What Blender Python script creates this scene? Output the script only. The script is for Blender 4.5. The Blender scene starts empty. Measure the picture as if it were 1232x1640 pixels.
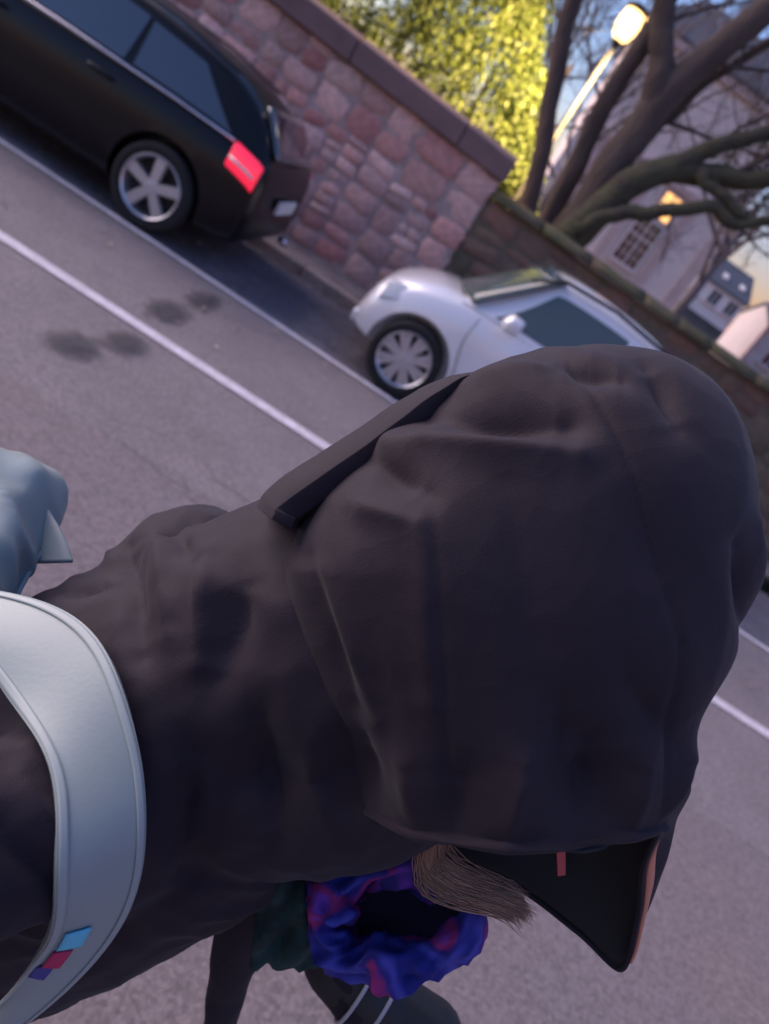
import bpy, bmesh, math, random
import numpy as np
from mathutils import Vector, Matrix
from mathutils.bvhtree import BVHTree
from mathutils import noise as mnoise

rad = math.radians
scene = bpy.context.scene
col = scene.collection

# ------------------------------------------------------------------ camera
CAM_H, PITCH, YAW, ROLL = 1.7, rad(23.0), rad(6.0), rad(35.2)
cf = Vector((math.sin(YAW) * math.cos(PITCH), math.cos(YAW) * math.cos(PITCH), -math.sin(PITCH)))
cr = Vector((math.cos(YAW), -math.sin(YAW), 0.0))
cu = cr.cross(cf)
cx = math.cos(ROLL) * cr + math.sin(ROLL) * cu
cy = -math.sin(ROLL) * cr + math.cos(ROLL) * cu
cam_d = bpy.data.cameras.new("camera")
cam = bpy.data.objects.new("camera", cam_d)
col.objects.link(cam)
cam.matrix_world = Matrix(((cx.x, cy.x, -cf.x, 0), (cx.y, cy.y, -cf.y, 0), (cx.z, cy.z, -cf.z, CAM_H), (0, 0, 0, 1)))
cam_d.sensor_width = 36.0
cam_d.lens = 36.0 * 1200.0 / 1640.0
cam_d.clip_start = 0.03
cam_d.clip_end = 3000.0
cam_d.dof.use_dof = True
cam_d.dof.focus_distance = 0.62
cam_d.dof.aperture_fstop = 5.0
scene.camera = cam

# ------------------------------------------------------------------ sky, sun, exposure
SUN_EL, SUN_AZ = rad(-1.3), rad(288.0)          # dusk: the sun is just down, to the left
world = bpy.data.worlds.new("World")
scene.world = world
world.use_nodes = True
wn = world.node_tree
wn.nodes.clear()
w_out = wn.nodes.new("ShaderNodeOutputWorld")
w_bg = wn.nodes.new("ShaderNodeBackground")
w_sky = wn.nodes.new("ShaderNodeTexSky")
w_sky.sky_type = 'NISHITA'
w_sky.sun_disc = False
w_sky.sun_elevation = SUN_EL
w_sky.sun_rotation = SUN_AZ
w_sky.air_density = 1.0
w_sky.dust_density = 0.2
w_sky.ozone_density = 2.6
w_bg.inputs[1].default_value = 0.13
wn.links.new(w_sky.outputs[0], w_bg.inputs[0])
wn.links.new(w_bg.outputs[0], w_out.inputs[0])

sun_d = bpy.data.lights.new("sun", 'SUN')
sun_d.energy = 0.17
sun_d.angle = rad(60.0)
sun_d.color = (1.0, 0.76, 0.68)
sun = bpy.data.objects.new("sun", sun_d)
col.objects.link(sun)
sdir = Vector((math.sin(SUN_AZ) * math.cos(rad(28)), math.cos(SUN_AZ) * math.cos(rad(28)), math.sin(rad(28))))
sun.rotation_euler = sdir.to_track_quat('Z', 'Y').to_euler()

scene.view_settings.view_transform = 'Standard'
scene.view_settings.look = 'None'
scene.view_settings.gamma = 1.0
scene.view_settings.use_curve_mapping = False
scene.view_settings.exposure = 4.85
scene.render.engine = 'CYCLES'
scene.cycles.use_denoising = True
scene.cycles.max_bounces = 6

# ------------------------------------------------------------------ helpers
rng = random.Random(7)

def tag(o, label=None, cat=None, group=None, kind=None):
    if label: o["label"] = label
    if cat: o["category"] = cat
    if group: o["group"] = group
    if kind: o["kind"] = kind
    return o

def empty(name, loc=(0, 0, 0), rz=0.0):
    o = bpy.data.objects.new(name, None)
    o.empty_display_size = 0.1
    o.location = loc
    o.rotation_euler = (0, 0, rz)
    col.objects.link(o)
    return o

def link(name, me, mat=None, parent=None, smooth=True):
    o = bpy.data.objects.new(name, me)
    col.objects.link(o)
    if mat is not None and len(me.materials) == 0:
        me.materials.append(mat)
    if parent is not None:
        o.parent = parent
    if smooth and len(me.polygons):
        me.polygons.foreach_set("use_smooth", [True] * len(me.polygons))
    return o

class MB:
    """collects vertices and faces of ONE mesh"""
    def __init__(self):
        self.v, self.f, self.m = [], [], []
        self.mi = 0
    def add(self, vs, fs):
        o = len(self.v)
        self.v.extend([tuple(p) for p in vs])
        self.f.extend([tuple(i + o for i in q) for q in fs])
        self.m.extend([self.mi] * len(fs))
        return self
    def box(self, x0, x1, y0, y1, z0, z1):
        vs = [(x0, y0, z0), (x1, y0, z0), (x1, y1, z0), (x0, y1, z0), (x0, y0, z1), (x1, y0, z1), (x1, y1, z1), (x0, y1, z1)]
        return self.add(vs, [(3, 2, 1, 0), (4, 5, 6, 7), (0, 1, 5, 4), (1, 2, 6, 5), (2, 3, 7, 6), (3, 0, 4, 7)])
    def loft(self, rings, close=True, cap=True):
        n = len(rings[0])
        vs = [p for r in rings for p in r]
        fs = []
        for i in range(len(rings) - 1):
            for j in range(n if close else n - 1):
                k = (j + 1) % n
                fs.append((i * n + j, i * n + k, (i + 1) * n + k, (i + 1) * n + j))
        if cap and close:
            fs.append(tuple(reversed(range(n))))
            fs.append(tuple((len(rings) - 1) * n + j for j in range(n)))
        return self.add(vs, fs)
    def tube(self, pts, radii, seg=10, cap=True):
        pts = [Vector(p) for p in pts]
        rings = []
        up = Vector((0.31, 0.17, 0.93))
        prev = None
        for i, p in enumerate(pts):
            a = pts[max(i - 1, 0)]; b = pts[min(i + 1, len(pts) - 1)]
            t = (b - a).normalized()
            n1 = (prev if prev is not None else up)
            n1 = (n1 - t * n1.dot(t))
            if n1.length < 1e-5:
                n1 = Vector((1, 0, 0)) - t * t.x
            n1.normalize(); prev = n1
            n2 = t.cross(n1)
            r = radii[i] if hasattr(radii, '__len__') else radii
            rings.append([p + n1 * (r * math.cos(2 * math.pi * k / seg)) + n2 * (r * math.sin(2 * math.pi * k / seg)) for k in range(seg)])
        return self.loft(rings, True, cap)
    def mesh(self, name):
        me = bpy.data.meshes.new(name)
        me.from_pydata(self.v, [], self.f)
        me.update()
        if any(self.m):
            me.polygons.foreach_set("material_index", self.m)
        return me
    def build(self, name, mat, parent=None, smooth=False, bevel=0.0, subsurf=0):
        me = self.mesh(name)
        o = link(name, me, mat, parent, smooth)
        if bevel > 0:
            bv = o.modifiers.new("bevel", 'BEVEL'); bv.width = bevel; bv.segments = 2; bv.limit_method = 'ANGLE'; bv.angle_limit = rad(35)
        if subsurf:
            ss = o.modifiers.new("sub", 'SUBSURF'); ss.levels = subsurf; ss.render_levels = subsurf
        return o

def spline(pts, n):
    """Catmull-Rom through pts (tuples of any length), n samples"""
    P = np.array(pts, float)
    P = np.vstack([2 * P[0] - P[1], P, 2 * P[-1] - P[-2]])
    out = []
    m = len(P) - 3
    for i in range(n):
        t = i / (n - 1) * m
        k = min(int(t), m - 1); u = t - k
        a, b, c, d = P[k], P[k + 1], P[k + 2], P[k + 3]
        out.append(0.5 * (2 * b + (c - a) * u + (2 * a - 5 * b + 4 * c - d) * u * u + (3 * b - a - 3 * c + d) * u ** 3))
    return np.array(out)

# ------------------------------------------------------------------ materials
MATS = {}
def mat(name, colr, rough=0.7, metal=0.0, var=0.0, scale=6.0, bump=0.0, bscale=40.0, col2=None, obj_var=0.0,
        spec=0.5, coat=0.0, sheen=0.0, emit=None, estr=0.0, stretch=None, detail=5.0, hue_obj=None, bdist=0.01):
    m = bpy.data.materials.new(name)
    m.use_nodes = True
    nt = m.node_tree
    N, L = nt.nodes, nt.links
    b = N["Principled BSDF"]
    b.inputs["Roughness"].default_value = rough
    b.inputs["Metallic"].default_value = metal
    b.inputs["Specular IOR Level"].default_value = spec
    b.inputs["Coat Weight"].default_value = coat
    b.inputs["Coat Roughness"].default_value = 0.05
    if sheen:
        b.inputs["Sheen Weight"].default_value = sheen
        b.inputs["Sheen Roughness"].default_value = 0.5
    c4 = (colr[0], colr[1], colr[2], 1)
    b.inputs["Base Color"].default_value = c4
    tc = N.new("ShaderNodeTexCoord")
    src = tc.outputs["Object"]
    if stretch:
        mp = N.new("ShaderNodeMapping"); mp.inputs["Scale"].default_value = stretch
        L.new(src, mp.inputs[0]); src = mp.outputs[0]
    cur = None
    if var > 0 or col2 is not None:
        nz = N.new("ShaderNodeTexNoise"); nz.inputs["Scale"].default_value = scale
        nz.inputs["Detail"].default_value = detail; nz.inputs["Roughness"].default_value = 0.62
        L.new(src, nz.inputs["Vector"])
        rp = N.new("ShaderNodeValToRGB")
        rp.color_ramp.elements[0].position = 0.32; rp.color_ramp.elements[1].position = 0.68
        c2 = col2 if col2 is not None else tuple(max(0, x * (1 - var)) for x in colr)
        c1 = colr if col2 is not None else tuple(x * (1 + var) for x in colr)
        rp.color_ramp.elements[0].color = (*c2, 1); rp.color_ramp.elements[1].color = (*c1, 1)
        L.new(nz.outputs[0], rp.inputs[0]); cur = rp.outputs[0]
    if obj_var > 0:
        oi = N.new("ShaderNodeObjectInfo")
        hs = N.new("ShaderNodeHueSaturation")
        mr = N.new("ShaderNodeMapRange"); mr.inputs[3].default_value = 1 - obj_var; mr.inputs[4].default_value = 1 + obj_var
        L.new(oi.outputs["Random"], mr.inputs[0]); L.new(mr.outputs[0], hs.inputs["Value"])
        if cur is not None: L.new(cur, hs.inputs["Color"])
        else: hs.inputs["Color"].default_value = c4
        cur = hs.outputs[0]
        if hue_obj is not None:
            wn_ = N.new("ShaderNodeTexWhiteNoise"); wn_.noise_dimensions = '1D'
            L.new(oi.outputs["Random"], wn_.inputs["W"])
            mx = N.new("ShaderNodeMix"); mx.data_type = 'RGBA'; mx.blend_type = 'MULTIPLY'
            mx.inputs[0].default_value = 1.0
            rr = N.new("ShaderNodeValToRGB")
            els = rr.color_ramp.elements
            els[0].position = 0.0; els[0].color = (*hue_obj[0], 1)
            els[1].position = 1.0; els[1].color = (*hue_obj[-1], 1)
            for k in range(1, len(hue_obj) - 1):
                e = els.new(k / (len(hue_obj) - 1)); e.color = (*hue_obj[k], 1)
            L.new(wn_.outputs["Value"], rr.inputs[0]); L.new(cur, mx.inputs[6]); L.new(rr.outputs[0], mx.inputs[7])
            cur = mx.outputs[2]
    if cur is not None:
        L.new(cur, b.inputs["Base Color"])
    if bump > 0:
        nb = N.new("ShaderNodeTexNoise"); nb.inputs["Scale"].default_value = bscale; nb.inputs["Detail"].default_value = 4
        L.new(src, nb.inputs["Vector"])
        bp = N.new("ShaderNodeBump"); bp.inputs["Strength"].default_value = bump; bp.inputs["Distance"].default_value = bdist
        L.new(nb.outputs[0], bp.inputs["Height"]); L.new(bp.outputs[0], b.inputs["Normal"])
    if emit is not None:
        b.inputs["Emission Color"].default_value = (*emit, 1)
        b.inputs["Emission Strength"].default_value = estr
    MATS[name] = m
    return m

M_asphalt = mat("asphalt", (0.208, 0.177, 0.174), 0.85, var=0.13, scale=1.3, bump=0.35, bscale=140, detail=9)
M_warmasph = mat("glow_tinted_asphalt", (0.215, 0.166, 0.155), 0.88, col2=(0.190, 0.163, 0.165), scale=0.8, bump=0.35, bscale=140, detail=8)  # near-lane asphalt with warm lamp glow painted into its colour
M_bayasph = mat("bay_asphalt", (0.115, 0.105, 0.125), 0.8, var=0.25, scale=2.0, bump=0.4, bscale=120, detail=9)  # darker bay surface; shade around the parked cars is also in this tone
M_stain = mat("tar_stain", (0.060, 0.055, 0.062), 0.8, var=0.3, scale=9)
def soften(m, ragged=.55):
    """worn-out rim: the stain thins out towards its edge"""
    N, L = m.node_tree.nodes, m.node_tree.links
    out = N["Material Output"]; bs = N["Principled BSDF"]; tc = N.new("ShaderNodeTexCoord")
    gr = N.new("ShaderNodeTexGradient"); gr.gradient_type = 'SPHERICAL'
    mp = N.new("ShaderNodeMapping"); mp.inputs["Location"].default_value = (-1, -1, 0); mp.inputs["Scale"].default_value = (2, 2, 0)
    L.new(tc.outputs["Generated"], mp.inputs[0]); L.new(mp.outputs[0], gr.inputs[0])
    nz = N.new("ShaderNodeTexNoise"); nz.inputs["Scale"].default_value = 14; nz.inputs["Detail"].default_value = 6; L.new(tc.outputs["Object"], nz.inputs["Vector"])
    ad = N.new("ShaderNodeMath"); ad.operation = 'MULTIPLY_ADD'; ad.inputs[1].default_value = ragged * 1.6; L.new(nz.outputs[0], ad.inputs[0]); L.new(gr.outputs[0], ad.inputs[2])
    mr = N.new("ShaderNodeMapRange"); mr.inputs[1].default_value = .48; mr.inputs[2].default_value = 1.25; mr.inputs[4].default_value = .85; L.new(ad.outputs[0], mr.inputs[0])
    tr = N.new("ShaderNodeBsdfTransparent"); mx = N.new("ShaderNodeMixShader")
    L.new(mr.outputs[0], mx.inputs[0]); L.new(tr.outputs[0], mx.inputs[1]); L.new(bs.outputs[0], mx.inputs[2]); L.new(mx.outputs[0], out.inputs[0])
soften(M_stain)
M_line = mat("line_paint", (0.80, 0.73, 0.75), 0.7, col2=(0.62, 0.56, 0.57), scale=7, bump=0.2, bscale=90, detail=9)
M_kerb = mat("kerb_stone", (0.30, 0.24, 0.215), 0.85, var=0.3, scale=9, bump=0.4, bscale=60, obj_var=0.15)
M_pave = mat("pavement", (0.20, 0.165, 0.16), 0.9, var=0.3, scale=4, bump=0.4, bscale=80)
M_earth = mat("earth", (0.10, 0.085, 0.06), 0.95, col2=(0.06, 0.08, 0.03), scale=0.7, bump=0.5, bscale=20)
M_stone = mat("sandstone_rubble", (0.66, 0.47, 0.43), 0.9, var=0.22, scale=7, bump=0.6, bscale=28, obj_var=0.25, bdist=0.02,
              hue_obj=[(1.0, 0.92, 0.92), (0.85, 0.55, 0.52), (1.15, 1.12, 1.08), (0.70, 0.42, 0.42), (1.08, 0.98, 0.95), (0.62, 0.52, 0.52), (1.1, 1.0, .97)])
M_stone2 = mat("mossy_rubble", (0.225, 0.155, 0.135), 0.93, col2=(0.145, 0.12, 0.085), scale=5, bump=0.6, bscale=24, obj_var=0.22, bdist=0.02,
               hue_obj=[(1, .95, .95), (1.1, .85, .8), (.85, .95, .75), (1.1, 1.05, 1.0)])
M_mortar = mat("mortar", (0.42, 0.32, 0.30), 0.95, var=0.25, scale=8, bump=0.5, bscale=40)
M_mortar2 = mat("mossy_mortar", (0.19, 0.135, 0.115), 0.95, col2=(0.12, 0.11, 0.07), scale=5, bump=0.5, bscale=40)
M_coping = mat("coping_stone", (0.17, 0.11, 0.108), 0.85, var=0.18, scale=3, bump=0.25, bscale=50, obj_var=0.08)
M_moss = mat("mossy_coping", (0.085, 0.095, 0.035), 0.95, col2=(0.12, 0.085, 0.065), scale=4.5, bump=0.8, bscale=35, obj_var=0.15, bdist=0.02)
M_bark = mat("bark", (0.11, 0.08, 0.07), 0.95, col2=(0.06, 0.045, 0.04), scale=5, bump=0.9, bscale=16, stretch=(1, 1, 0.35), bdist=0.03)
M_mossbark = mat("mossy_bark", (0.075, 0.075, 0.04), 0.95, col2=(0.045, 0.038, 0.032), scale=4, bump=0.9, bscale=18, bdist=0.03)
M_twig = mat("twig", (0.085, 0.065, 0.06), 0.95)
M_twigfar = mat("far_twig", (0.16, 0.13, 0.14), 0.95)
M_leaf = mat("evergreen_leaf", (0.105, 0.14, 0.026), 0.6, col2=(0.045, 0.075, 0.018), scale=3.0)
M_needle = mat("dark_needle", (0.035, 0.05, 0.03), 0.7, col2=(0.02, 0.03, 0.02), scale=4)
M_plaster = mat("pale_plaster", (0.80, 0.66, 0.62), 0.9, var=0.06, scale=0.6)
M_trim = mat("pink_sandstone", (0.60, 0.43, 0.41), 0.9, var=0.1, scale=2, obj_var=0.06)
M_white = mat("white_wood", (0.80, 0.77, 0.76), 0.6)
M_housewall = mat("cream_render", (0.80, 0.74, 0.72), 0.9, var=0.05, scale=0.5)
M_greywall = mat("grey_render", (0.58, 0.51, 0.50), 0.9, var=0.06, scale=0.5)
M_slate = mat("slate", (0.085, 0.095, 0.115), 0.7, var=0.2, scale=1.5, bump=0.4, bscale=8)
M_wglass = mat("window_glass", (0.05, 0.055, 0.065), 0.08, spec=0.8)
M_lit = mat("lit_window_glass", (0.9, 0.6, 0.25), 0.5, emit=(1.0, 0.50, 0.14), estr=0.06)
M_lamp = mat("lamp_lens", (1, 0.9, 0.7), 0.4, emit=(1.0, 0.80, 0.50), estr=1.5)
M_globe = mat("lamp_globe", (1, .7, .35), 0.4, emit=(1.0, 0.58, 0.20), estr=0.16)
M_lamppost = mat("lamp_post_paint", (0.045, 0.042, 0.04), 0.5, metal=0.3)
M_black = mat("black_car_paint", (0.004, 0.004, 0.005), 0.30, coat=0.12, spec=0.30)
M_silver = mat("silver_white_paint", (0.78, 0.78, 0.80), 0.35, coat=1.0, metal=0.15)
M_cglass = mat("car_glass", (0.035, 0.045, 0.06), 0.05, spec=1.0, coat=1.0)
M_cglass2 = mat("pale_car_glass", (0.07, 0.095, 0.095), 0.12, spec=0.6, coat=0.3)
M_tyre = mat("tyre_rubber", (0.012, 0.012, 0.013), 0.85, bump=0.3, bscale=60)
M_alloy = mat("alloy", (0.55, 0.54, 0.55), 0.35, metal=0.7)
M_dplastic = mat("dark_plastic", (0.015, 0.015, 0.017), 0.6)
M_chrome = mat("chrome_trim", (0.62, 0.58, 0.60), 0.2, metal=1.0)
M_redlens = mat("red_lens", (0.42, 0.006, 0.03), 0.15, coat=1.0, emit=(1.0, 0.02, 0.07), estr=0.035)
M_clear = mat("headlight_lens", (0.7, 0.7, 0.68), 0.08, coat=1.0)
M_plate = mat("plate_white", (0.7, 0.7, 0.68), 0.5)
def speckle(m, scale, lo, hi, amount):
    """stone grain: fine light and dark grit multiplied into the base colour"""
    N, L = m.node_tree.nodes, m.node_tree.links
    b_ = N["Principled BSDF"]; src = b_.inputs["Base Color"].links[0].from_socket
    tc = N.new("ShaderNodeTexCoord"); vz = N.new("ShaderNodeTexVoronoi"); vz.inputs["Scale"].default_value = scale
    L.new(tc.outputs["Object"], vz.inputs["Vector"])
    mr = N.new("ShaderNodeMapRange"); mr.inputs[3].default_value = lo; mr.inputs[4].default_value = hi
    sp = N.new("ShaderNodeSeparateColor"); L.new(vz.outputs["Color"], sp.inputs[0]); L.new(sp.outputs[0], mr.inputs[0])
    mx = N.new("ShaderNodeMix"); mx.data_type = 'RGBA'; mx.blend_type = 'MULTIPLY'; mx.inputs[0].default_value = amount
    L.new(src, mx.inputs[6]); L.new(mr.outputs[0], mx.inputs[7]); L.new(mx.outputs[2], b_.inputs["Base Color"])
for m_ in (M_asphalt, M_warmasph): speckle(m_, 85, .55, 1.45, .55)
speckle(M_bayasph, 60, .5, 1.5, .8)
speckle(M_line, 55, .72, 1.12, .8)
# ------------------------------------------------------------------ ground, road, markings
def sheet(name, x0, x1, y0, y1, z, m, kind="structure", nx=1):
    b = MB()
    b.add([(x0, y0, z), (x1, y0, z), (x1, y1, z), (x0, y1, z)], [(0, 1, 2, 3)])
    o = b.build(name, m)
    return tag(o, kind=kind)
sheet("ground", -600, 600, -600, 900, -0.03, M_earth)
sheet("road", -60, 60, -8.0, 6.05, 0.0, M_asphalt)
sheet("road_near_lane", -60, 60, -8.0, 2.98, 0.004, M_warmasph)
sheet("parking_bay", -60, 60, 6.05, 8.02, 0.002, M_bayasph)
b = MB(); b.box(-60, 60, 8.17, 9.08, -0.03, 0.11); tag(b.build("pavement", M_pave), kind="structure")
tag(sheet("lane_line", -60, 60, 4.27, 4.39, 0.008, M_line), "near white painted line, the wider of the two on the road", "road marking")
tag(sheet("bay_line", -60, 60, 5.98, 6.07, 0.010, M_line), "far white painted line along the edge of the parking bay", "road marking")
# dark tar stains with ragged outline
def blob(name, cx_, cy_, rx, ry, ang, z, m, seed, label):
    r_ = random.Random(seed); n = 44
    vs = [(cx_, cy_, z)]
    for k in range(n):
        a = 2 * math.pi * k / n
        q = 1 + 0.38 * mnoise.noise(Vector((math.cos(a) * 2.2, math.sin(a) * 2.2, seed))) + r_.uniform(-.13, .13)
        x, y = rx * q * math.cos(a), ry * q * math.sin(a)
        vs.append((cx_ + x * math.cos(ang) - y * math.sin(ang), cy_ + x * math.sin(ang) + y * math.cos(ang), z))
    b_ = MB(); b_.add(vs, [(0, 1 + k, 1 + (k + 1) % n) for k in range(n)])
    return tag(b_.build(name, m), kind="structure")
blob("tar_stain", -1.42, 3.60, 0.145, 0.221, -.2, 0.0115, M_stain, 3, "")
blob("tar_stain", -1.31, 3.98, 0.123, 0.234, -.1, 0.0125, M_stain, 5, "")
blob("tar_stain", -1.43, 4.86, 0.145, 0.312, .0, 0.0115, M_stain, 8, "")
blob("tar_stain", -1.42, 5.48, 0.131, 0.364, .0, 0.0125, M_stain, 9, "")
# ragged cracks along the joint of the two surfaces
def crack(x0, y0, x1, y1, w, seed):
    P_ = wob([(x0, y0, .0135), ((x0 + x1) / 2, (y0 + y1) / 2, .0135), (x1, y1, .0135)], 40, .05, seed); b_ = MB(); vs = []
    for k, q in enumerate(P_):
        ww = w * (.3 + abs(mnoise.noise(Vector((k * .6, seed, 0)))) * 1.6) * min(1, k / 5 + .1, (39 - k) / 5 + .1)
        vs += [(q[0], q[1] - ww, .0135), (q[0], q[1] + ww, .0135)]
    b_.add(vs, [(2 * k, 2 * k + 2, 2 * k + 3, 2 * k + 1) for k in range(39)])
    tag(b_.build("road_crack", M_crack), kind="structure")
M_crack = mat("crack", (0.12, 0.105, 0.105), 0.9)
def wob(pts, n, amp, seed):
    P_ = spline(pts, n)
    for i in range(1, n - 1):
        v = Vector((i * .35, seed * 3.1, 0))
        P_[i] += np.array([mnoise.noise(v), mnoise.noise(v + Vector((9, 0, 0))), mnoise.noise(v + Vector((0, 9, 5)))]) * amp
    return P_
crack(-1.0, 3.02, .1, 2.98, .006, 3); crack(-.5, 3.25, .3, 3.05, .006, 5); crack(-.75, 3.02, -.15, 2.85, .004, 6)
# kerb stones, one by one
kerb = empty("kerb", (0, 0, 0)); tag(kerb, kind="structure")
kb = MB(); kb.box(-.47, .47, -.075, .075, -.10, .125); kme = kb.mesh("kerb_stone")
for i in range(22):
    o = link("kerb_stone", kme, M_kerb, kerb, False)
    o.location = (-9.5 + i * 0.96, 8.09, rng.uniform(-.006, .006)); o.rotation_euler = (0, 0, rng.uniform(-.008, .008))
    bv = o.modifiers.new("bevel", 'BEVEL'); bv.width = .02; bv.segments = 2
# fallen leaves and grit along the kerb and on the lane (cannot be counted)
lb = MB()
for i in range(900):
    if i < 700:
        x, y = rng.uniform(-7, 9), 8.02 - abs(rng.gauss(0, .10)); z = .012
        if i % 3 == 0: y = rng.uniform(8.2, 9.0); z = .125
    else:
        x, y, z = rng.uniform(-4, 5), rng.uniform(4.5, 7.9), .014
    s = rng.uniform(.012, .032); a = rng.uniform(0, 6.28)
    c, d = math.cos(a) * s, math.sin(a) * s
    lb.add([(x - c, y - d, z), (x + d * .5, y - c * .5, z + s * .4), (x + c, y + d, z + .002), (x - d * .5, y + c * .5, z + s * .3)], [(0, 1, 2, 3)])
M_litter = mat("leaf_litter", (0.34, 0.24, 0.15), 0.9, col2=(0.45, 0.40, 0.36), scale=3)
tag(lb.build("leaf_litter", M_litter), "scattered dry leaves and grit along the kerb", "leaf litter", kind="stuff")

# ------------------------------------------------------------------ rubble walls, stone by stone
def stone_mesh(seed):
    r_ = random.Random(seed)
    n = 12
    per = []
    for k in range(n):
        a = 2 * math.pi * (k + .5) / n
        c, s = math.cos(a), math.sin(a)
        q = 1 / (abs(c) ** 7 + abs(s) ** 7) ** (1 / 7)
        q *= r_.uniform(.86, 1.05)
        per.append((c * q * .5, s * q * .5))
    r0 = [(x, .5, z) for x, z in per]
    r1 = [(x, -.36 + r_.uniform(-.05, .05), z) for x, z in per]
    r2 = [(x * .93, -.45 + r_.uniform(-.07, .05), z * .91) for x, z in per]
    vs = r0 + r1 + r2 + [(r_.uniform(-.1, .1), -.5, r_.uniform(-.1, .1))]
    fs = []
    for ring in (0, 1):
        for k in range(n):
            j = (k + 1) % n
            fs.append((ring * n + k, ring * n + j, (ring + 1) * n + j, (ring + 1) * n + k))
    for k in range(n):
        fs.append((2 * n + k, 2 * n + (k + 1) % n, 3 * n))
    me = bpy.data.meshes.new("stone"); me.from_pydata(vs, [], fs); me.update()
    me.polygons.foreach_set("use_smooth", [True] * len(me.polygons))
    return me
STONES = {}
def stone_set(m):
    if m.name not in STONES:
        L_ = [stone_mesh(100 + k) for k in range(12)]
        for me in L_: me.materials.append(m)
        STONES[m.name] = L_
    return STONES[m.name]
def rubble(parent, x0, x1, yf, z0, ztop, m, seed, wmin, wmax, hmin, hmax, limit=300):
    """random rubble: the face is split again and again into uneven blocks"""
    r_ = random.Random(seed); S = stone_set(m); cells = []
    def split(xa, xb, za, zb):
        w, h = xb - xa, zb - za
        if w > wmax or (w > wmin * 2.1 and w > h * 2.4):
            q = xa + w * r_.uniform(.36, .64); split(xa, q, za, zb); split(q, xb, za, zb)
        elif h > hmax or (h > hmin * 2.05 and h > w * .85 and r_.random() < .85):
            q = za + h * r_.uniform(.38, .62); split(xa, xb, za, q); split(xa, xb, q, zb)
        else: cells.append((xa, xb, za, zb))
    n = max(1, round((x1 - x0) / 1.1)); x = x0
    for k in range(n):
        xe = x1 if k == n - 1 else x0 + (k + 1 + r_.uniform(-.2, .2)) * (x1 - x0) / n
        zt = ztop((x + xe) / 2); za = z0
        while za < zt - .02:
            zb = za + r_.uniform(.35, .6)
            if zt - zb < .25: zb = zt
            split(x, xe, za, zb); za = zb
        x = xe
    cells.sort(key=lambda c: -(c[1] - c[0]) * (c[3] - c[2]))
    for (xa, xb, za, zb) in cells[:limit]:
        o = bpy.data.objects.new("stone", r_.choice(S)); col.objects.link(o); o.parent = parent
        d = .16
        o.scale = (((xb - xa) - .006) * r_.choice((-1, 1)), d, (zb - za) - .006)
        o.location = ((xa + xb) / 2, yf + d * .5 + .022 - r_.uniform(0.0, .026), (za + zb) / 2)
        o.rotation_euler = (r_.uniform(-.06, .06), r_.uniform(-.17, .17), r_.uniform(-.05, .05))
    return len(cells)

YW = 9.0
def top_hi(x): return 1.885 + (-0.1 - x) * 0.0447
wall_hi = empty("stone_wall", (0, 0, 0))
tag(wall_hi, "pink sandstone rubble wall with heavy brown coping behind the black car", "wall")
b = MB()
b.add([(-16, YW + .030, -.05), (-.12, YW + .030, -.05), (-.12, YW + .45, -.05), (-16, YW + .45, -.05),
       (-16, YW + .030, top_hi(-16)), (-.12, YW + .030, top_hi(-.12)), (-.12, YW + .45, top_hi(-.12)), (-16, YW + .45, top_hi(-16))],
      [(3, 2, 1, 0), (4, 5, 6, 7), (0, 1, 5, 4), (1, 2, 6, 5), (2, 3, 7, 6), (3, 0, 4, 7)])
b.build("mortar_core", M_mortar, wall_hi)
rubble(wall_hi, -6.4, -.10, YW, .10, top_hi, M_stone, 11, .15, .60, .10, .33)
xs = -16.0
while xs < -.2:
    xe = min(xs + rng.uniform(1.0, 1.5), -.06)
    if -.06 - xe < .5: xe = -.06
    g = .006
    b = MB()
    def cope_pt(x, y, dz): return (x, y, top_hi(x) + dz)
    vs = []
    for x in (xs + g, xe - g):
        vs += [cope_pt(x, YW - .075, .004), cope_pt(x, YW - .075, .245), cope_pt(x, YW + .20, .30), cope_pt(x, YW + .53, .245), cope_pt(x, YW + .53, .004)]
    b.add(vs, [(0, 1, 6, 5), (1, 2, 7, 6), (2, 3, 8, 7), (3, 4, 9, 8), (4, 0, 5, 9), (4, 3, 2, 1, 0), (5, 6, 7, 8, 9)])
    b.build("coping_slab", M_coping, wall_hi, bevel=.018)
    xs = xe
wall_lo = empty("garden_wall", (0, 0, 0))
tag(wall_lo, "lower dark rubble wall with mossy top below the tree", "wall")
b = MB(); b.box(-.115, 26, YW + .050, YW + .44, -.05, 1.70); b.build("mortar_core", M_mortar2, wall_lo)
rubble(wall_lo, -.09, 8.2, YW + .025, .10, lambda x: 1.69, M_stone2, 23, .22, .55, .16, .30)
xs = -.10
while xs < 26:
    w = rng.uniform(.45, .8) if xs < 9 else 4.0
    b = MB()
    rings = []
    for q in range(5):
        x = xs + .008 + (w - .016) * q / 4
        ring = []
        for k in range(11):
            a = math.pi * k / 10
            j = .018 * mnoise.noise(Vector((x * 4, k * .7, 3.3))) + .010 * mnoise.noise(Vector((x * 13, k * 1.9, 7.3)))
            ring.append((x, YW + .235 - math.cos(a) * (.285 + j), 1.703 + math.sin(a) ** .7 * (.125 + j)))
        rings.append(ring)
    b.loft(rings, True, True)
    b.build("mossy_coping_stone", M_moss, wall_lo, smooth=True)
    xs += w
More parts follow.
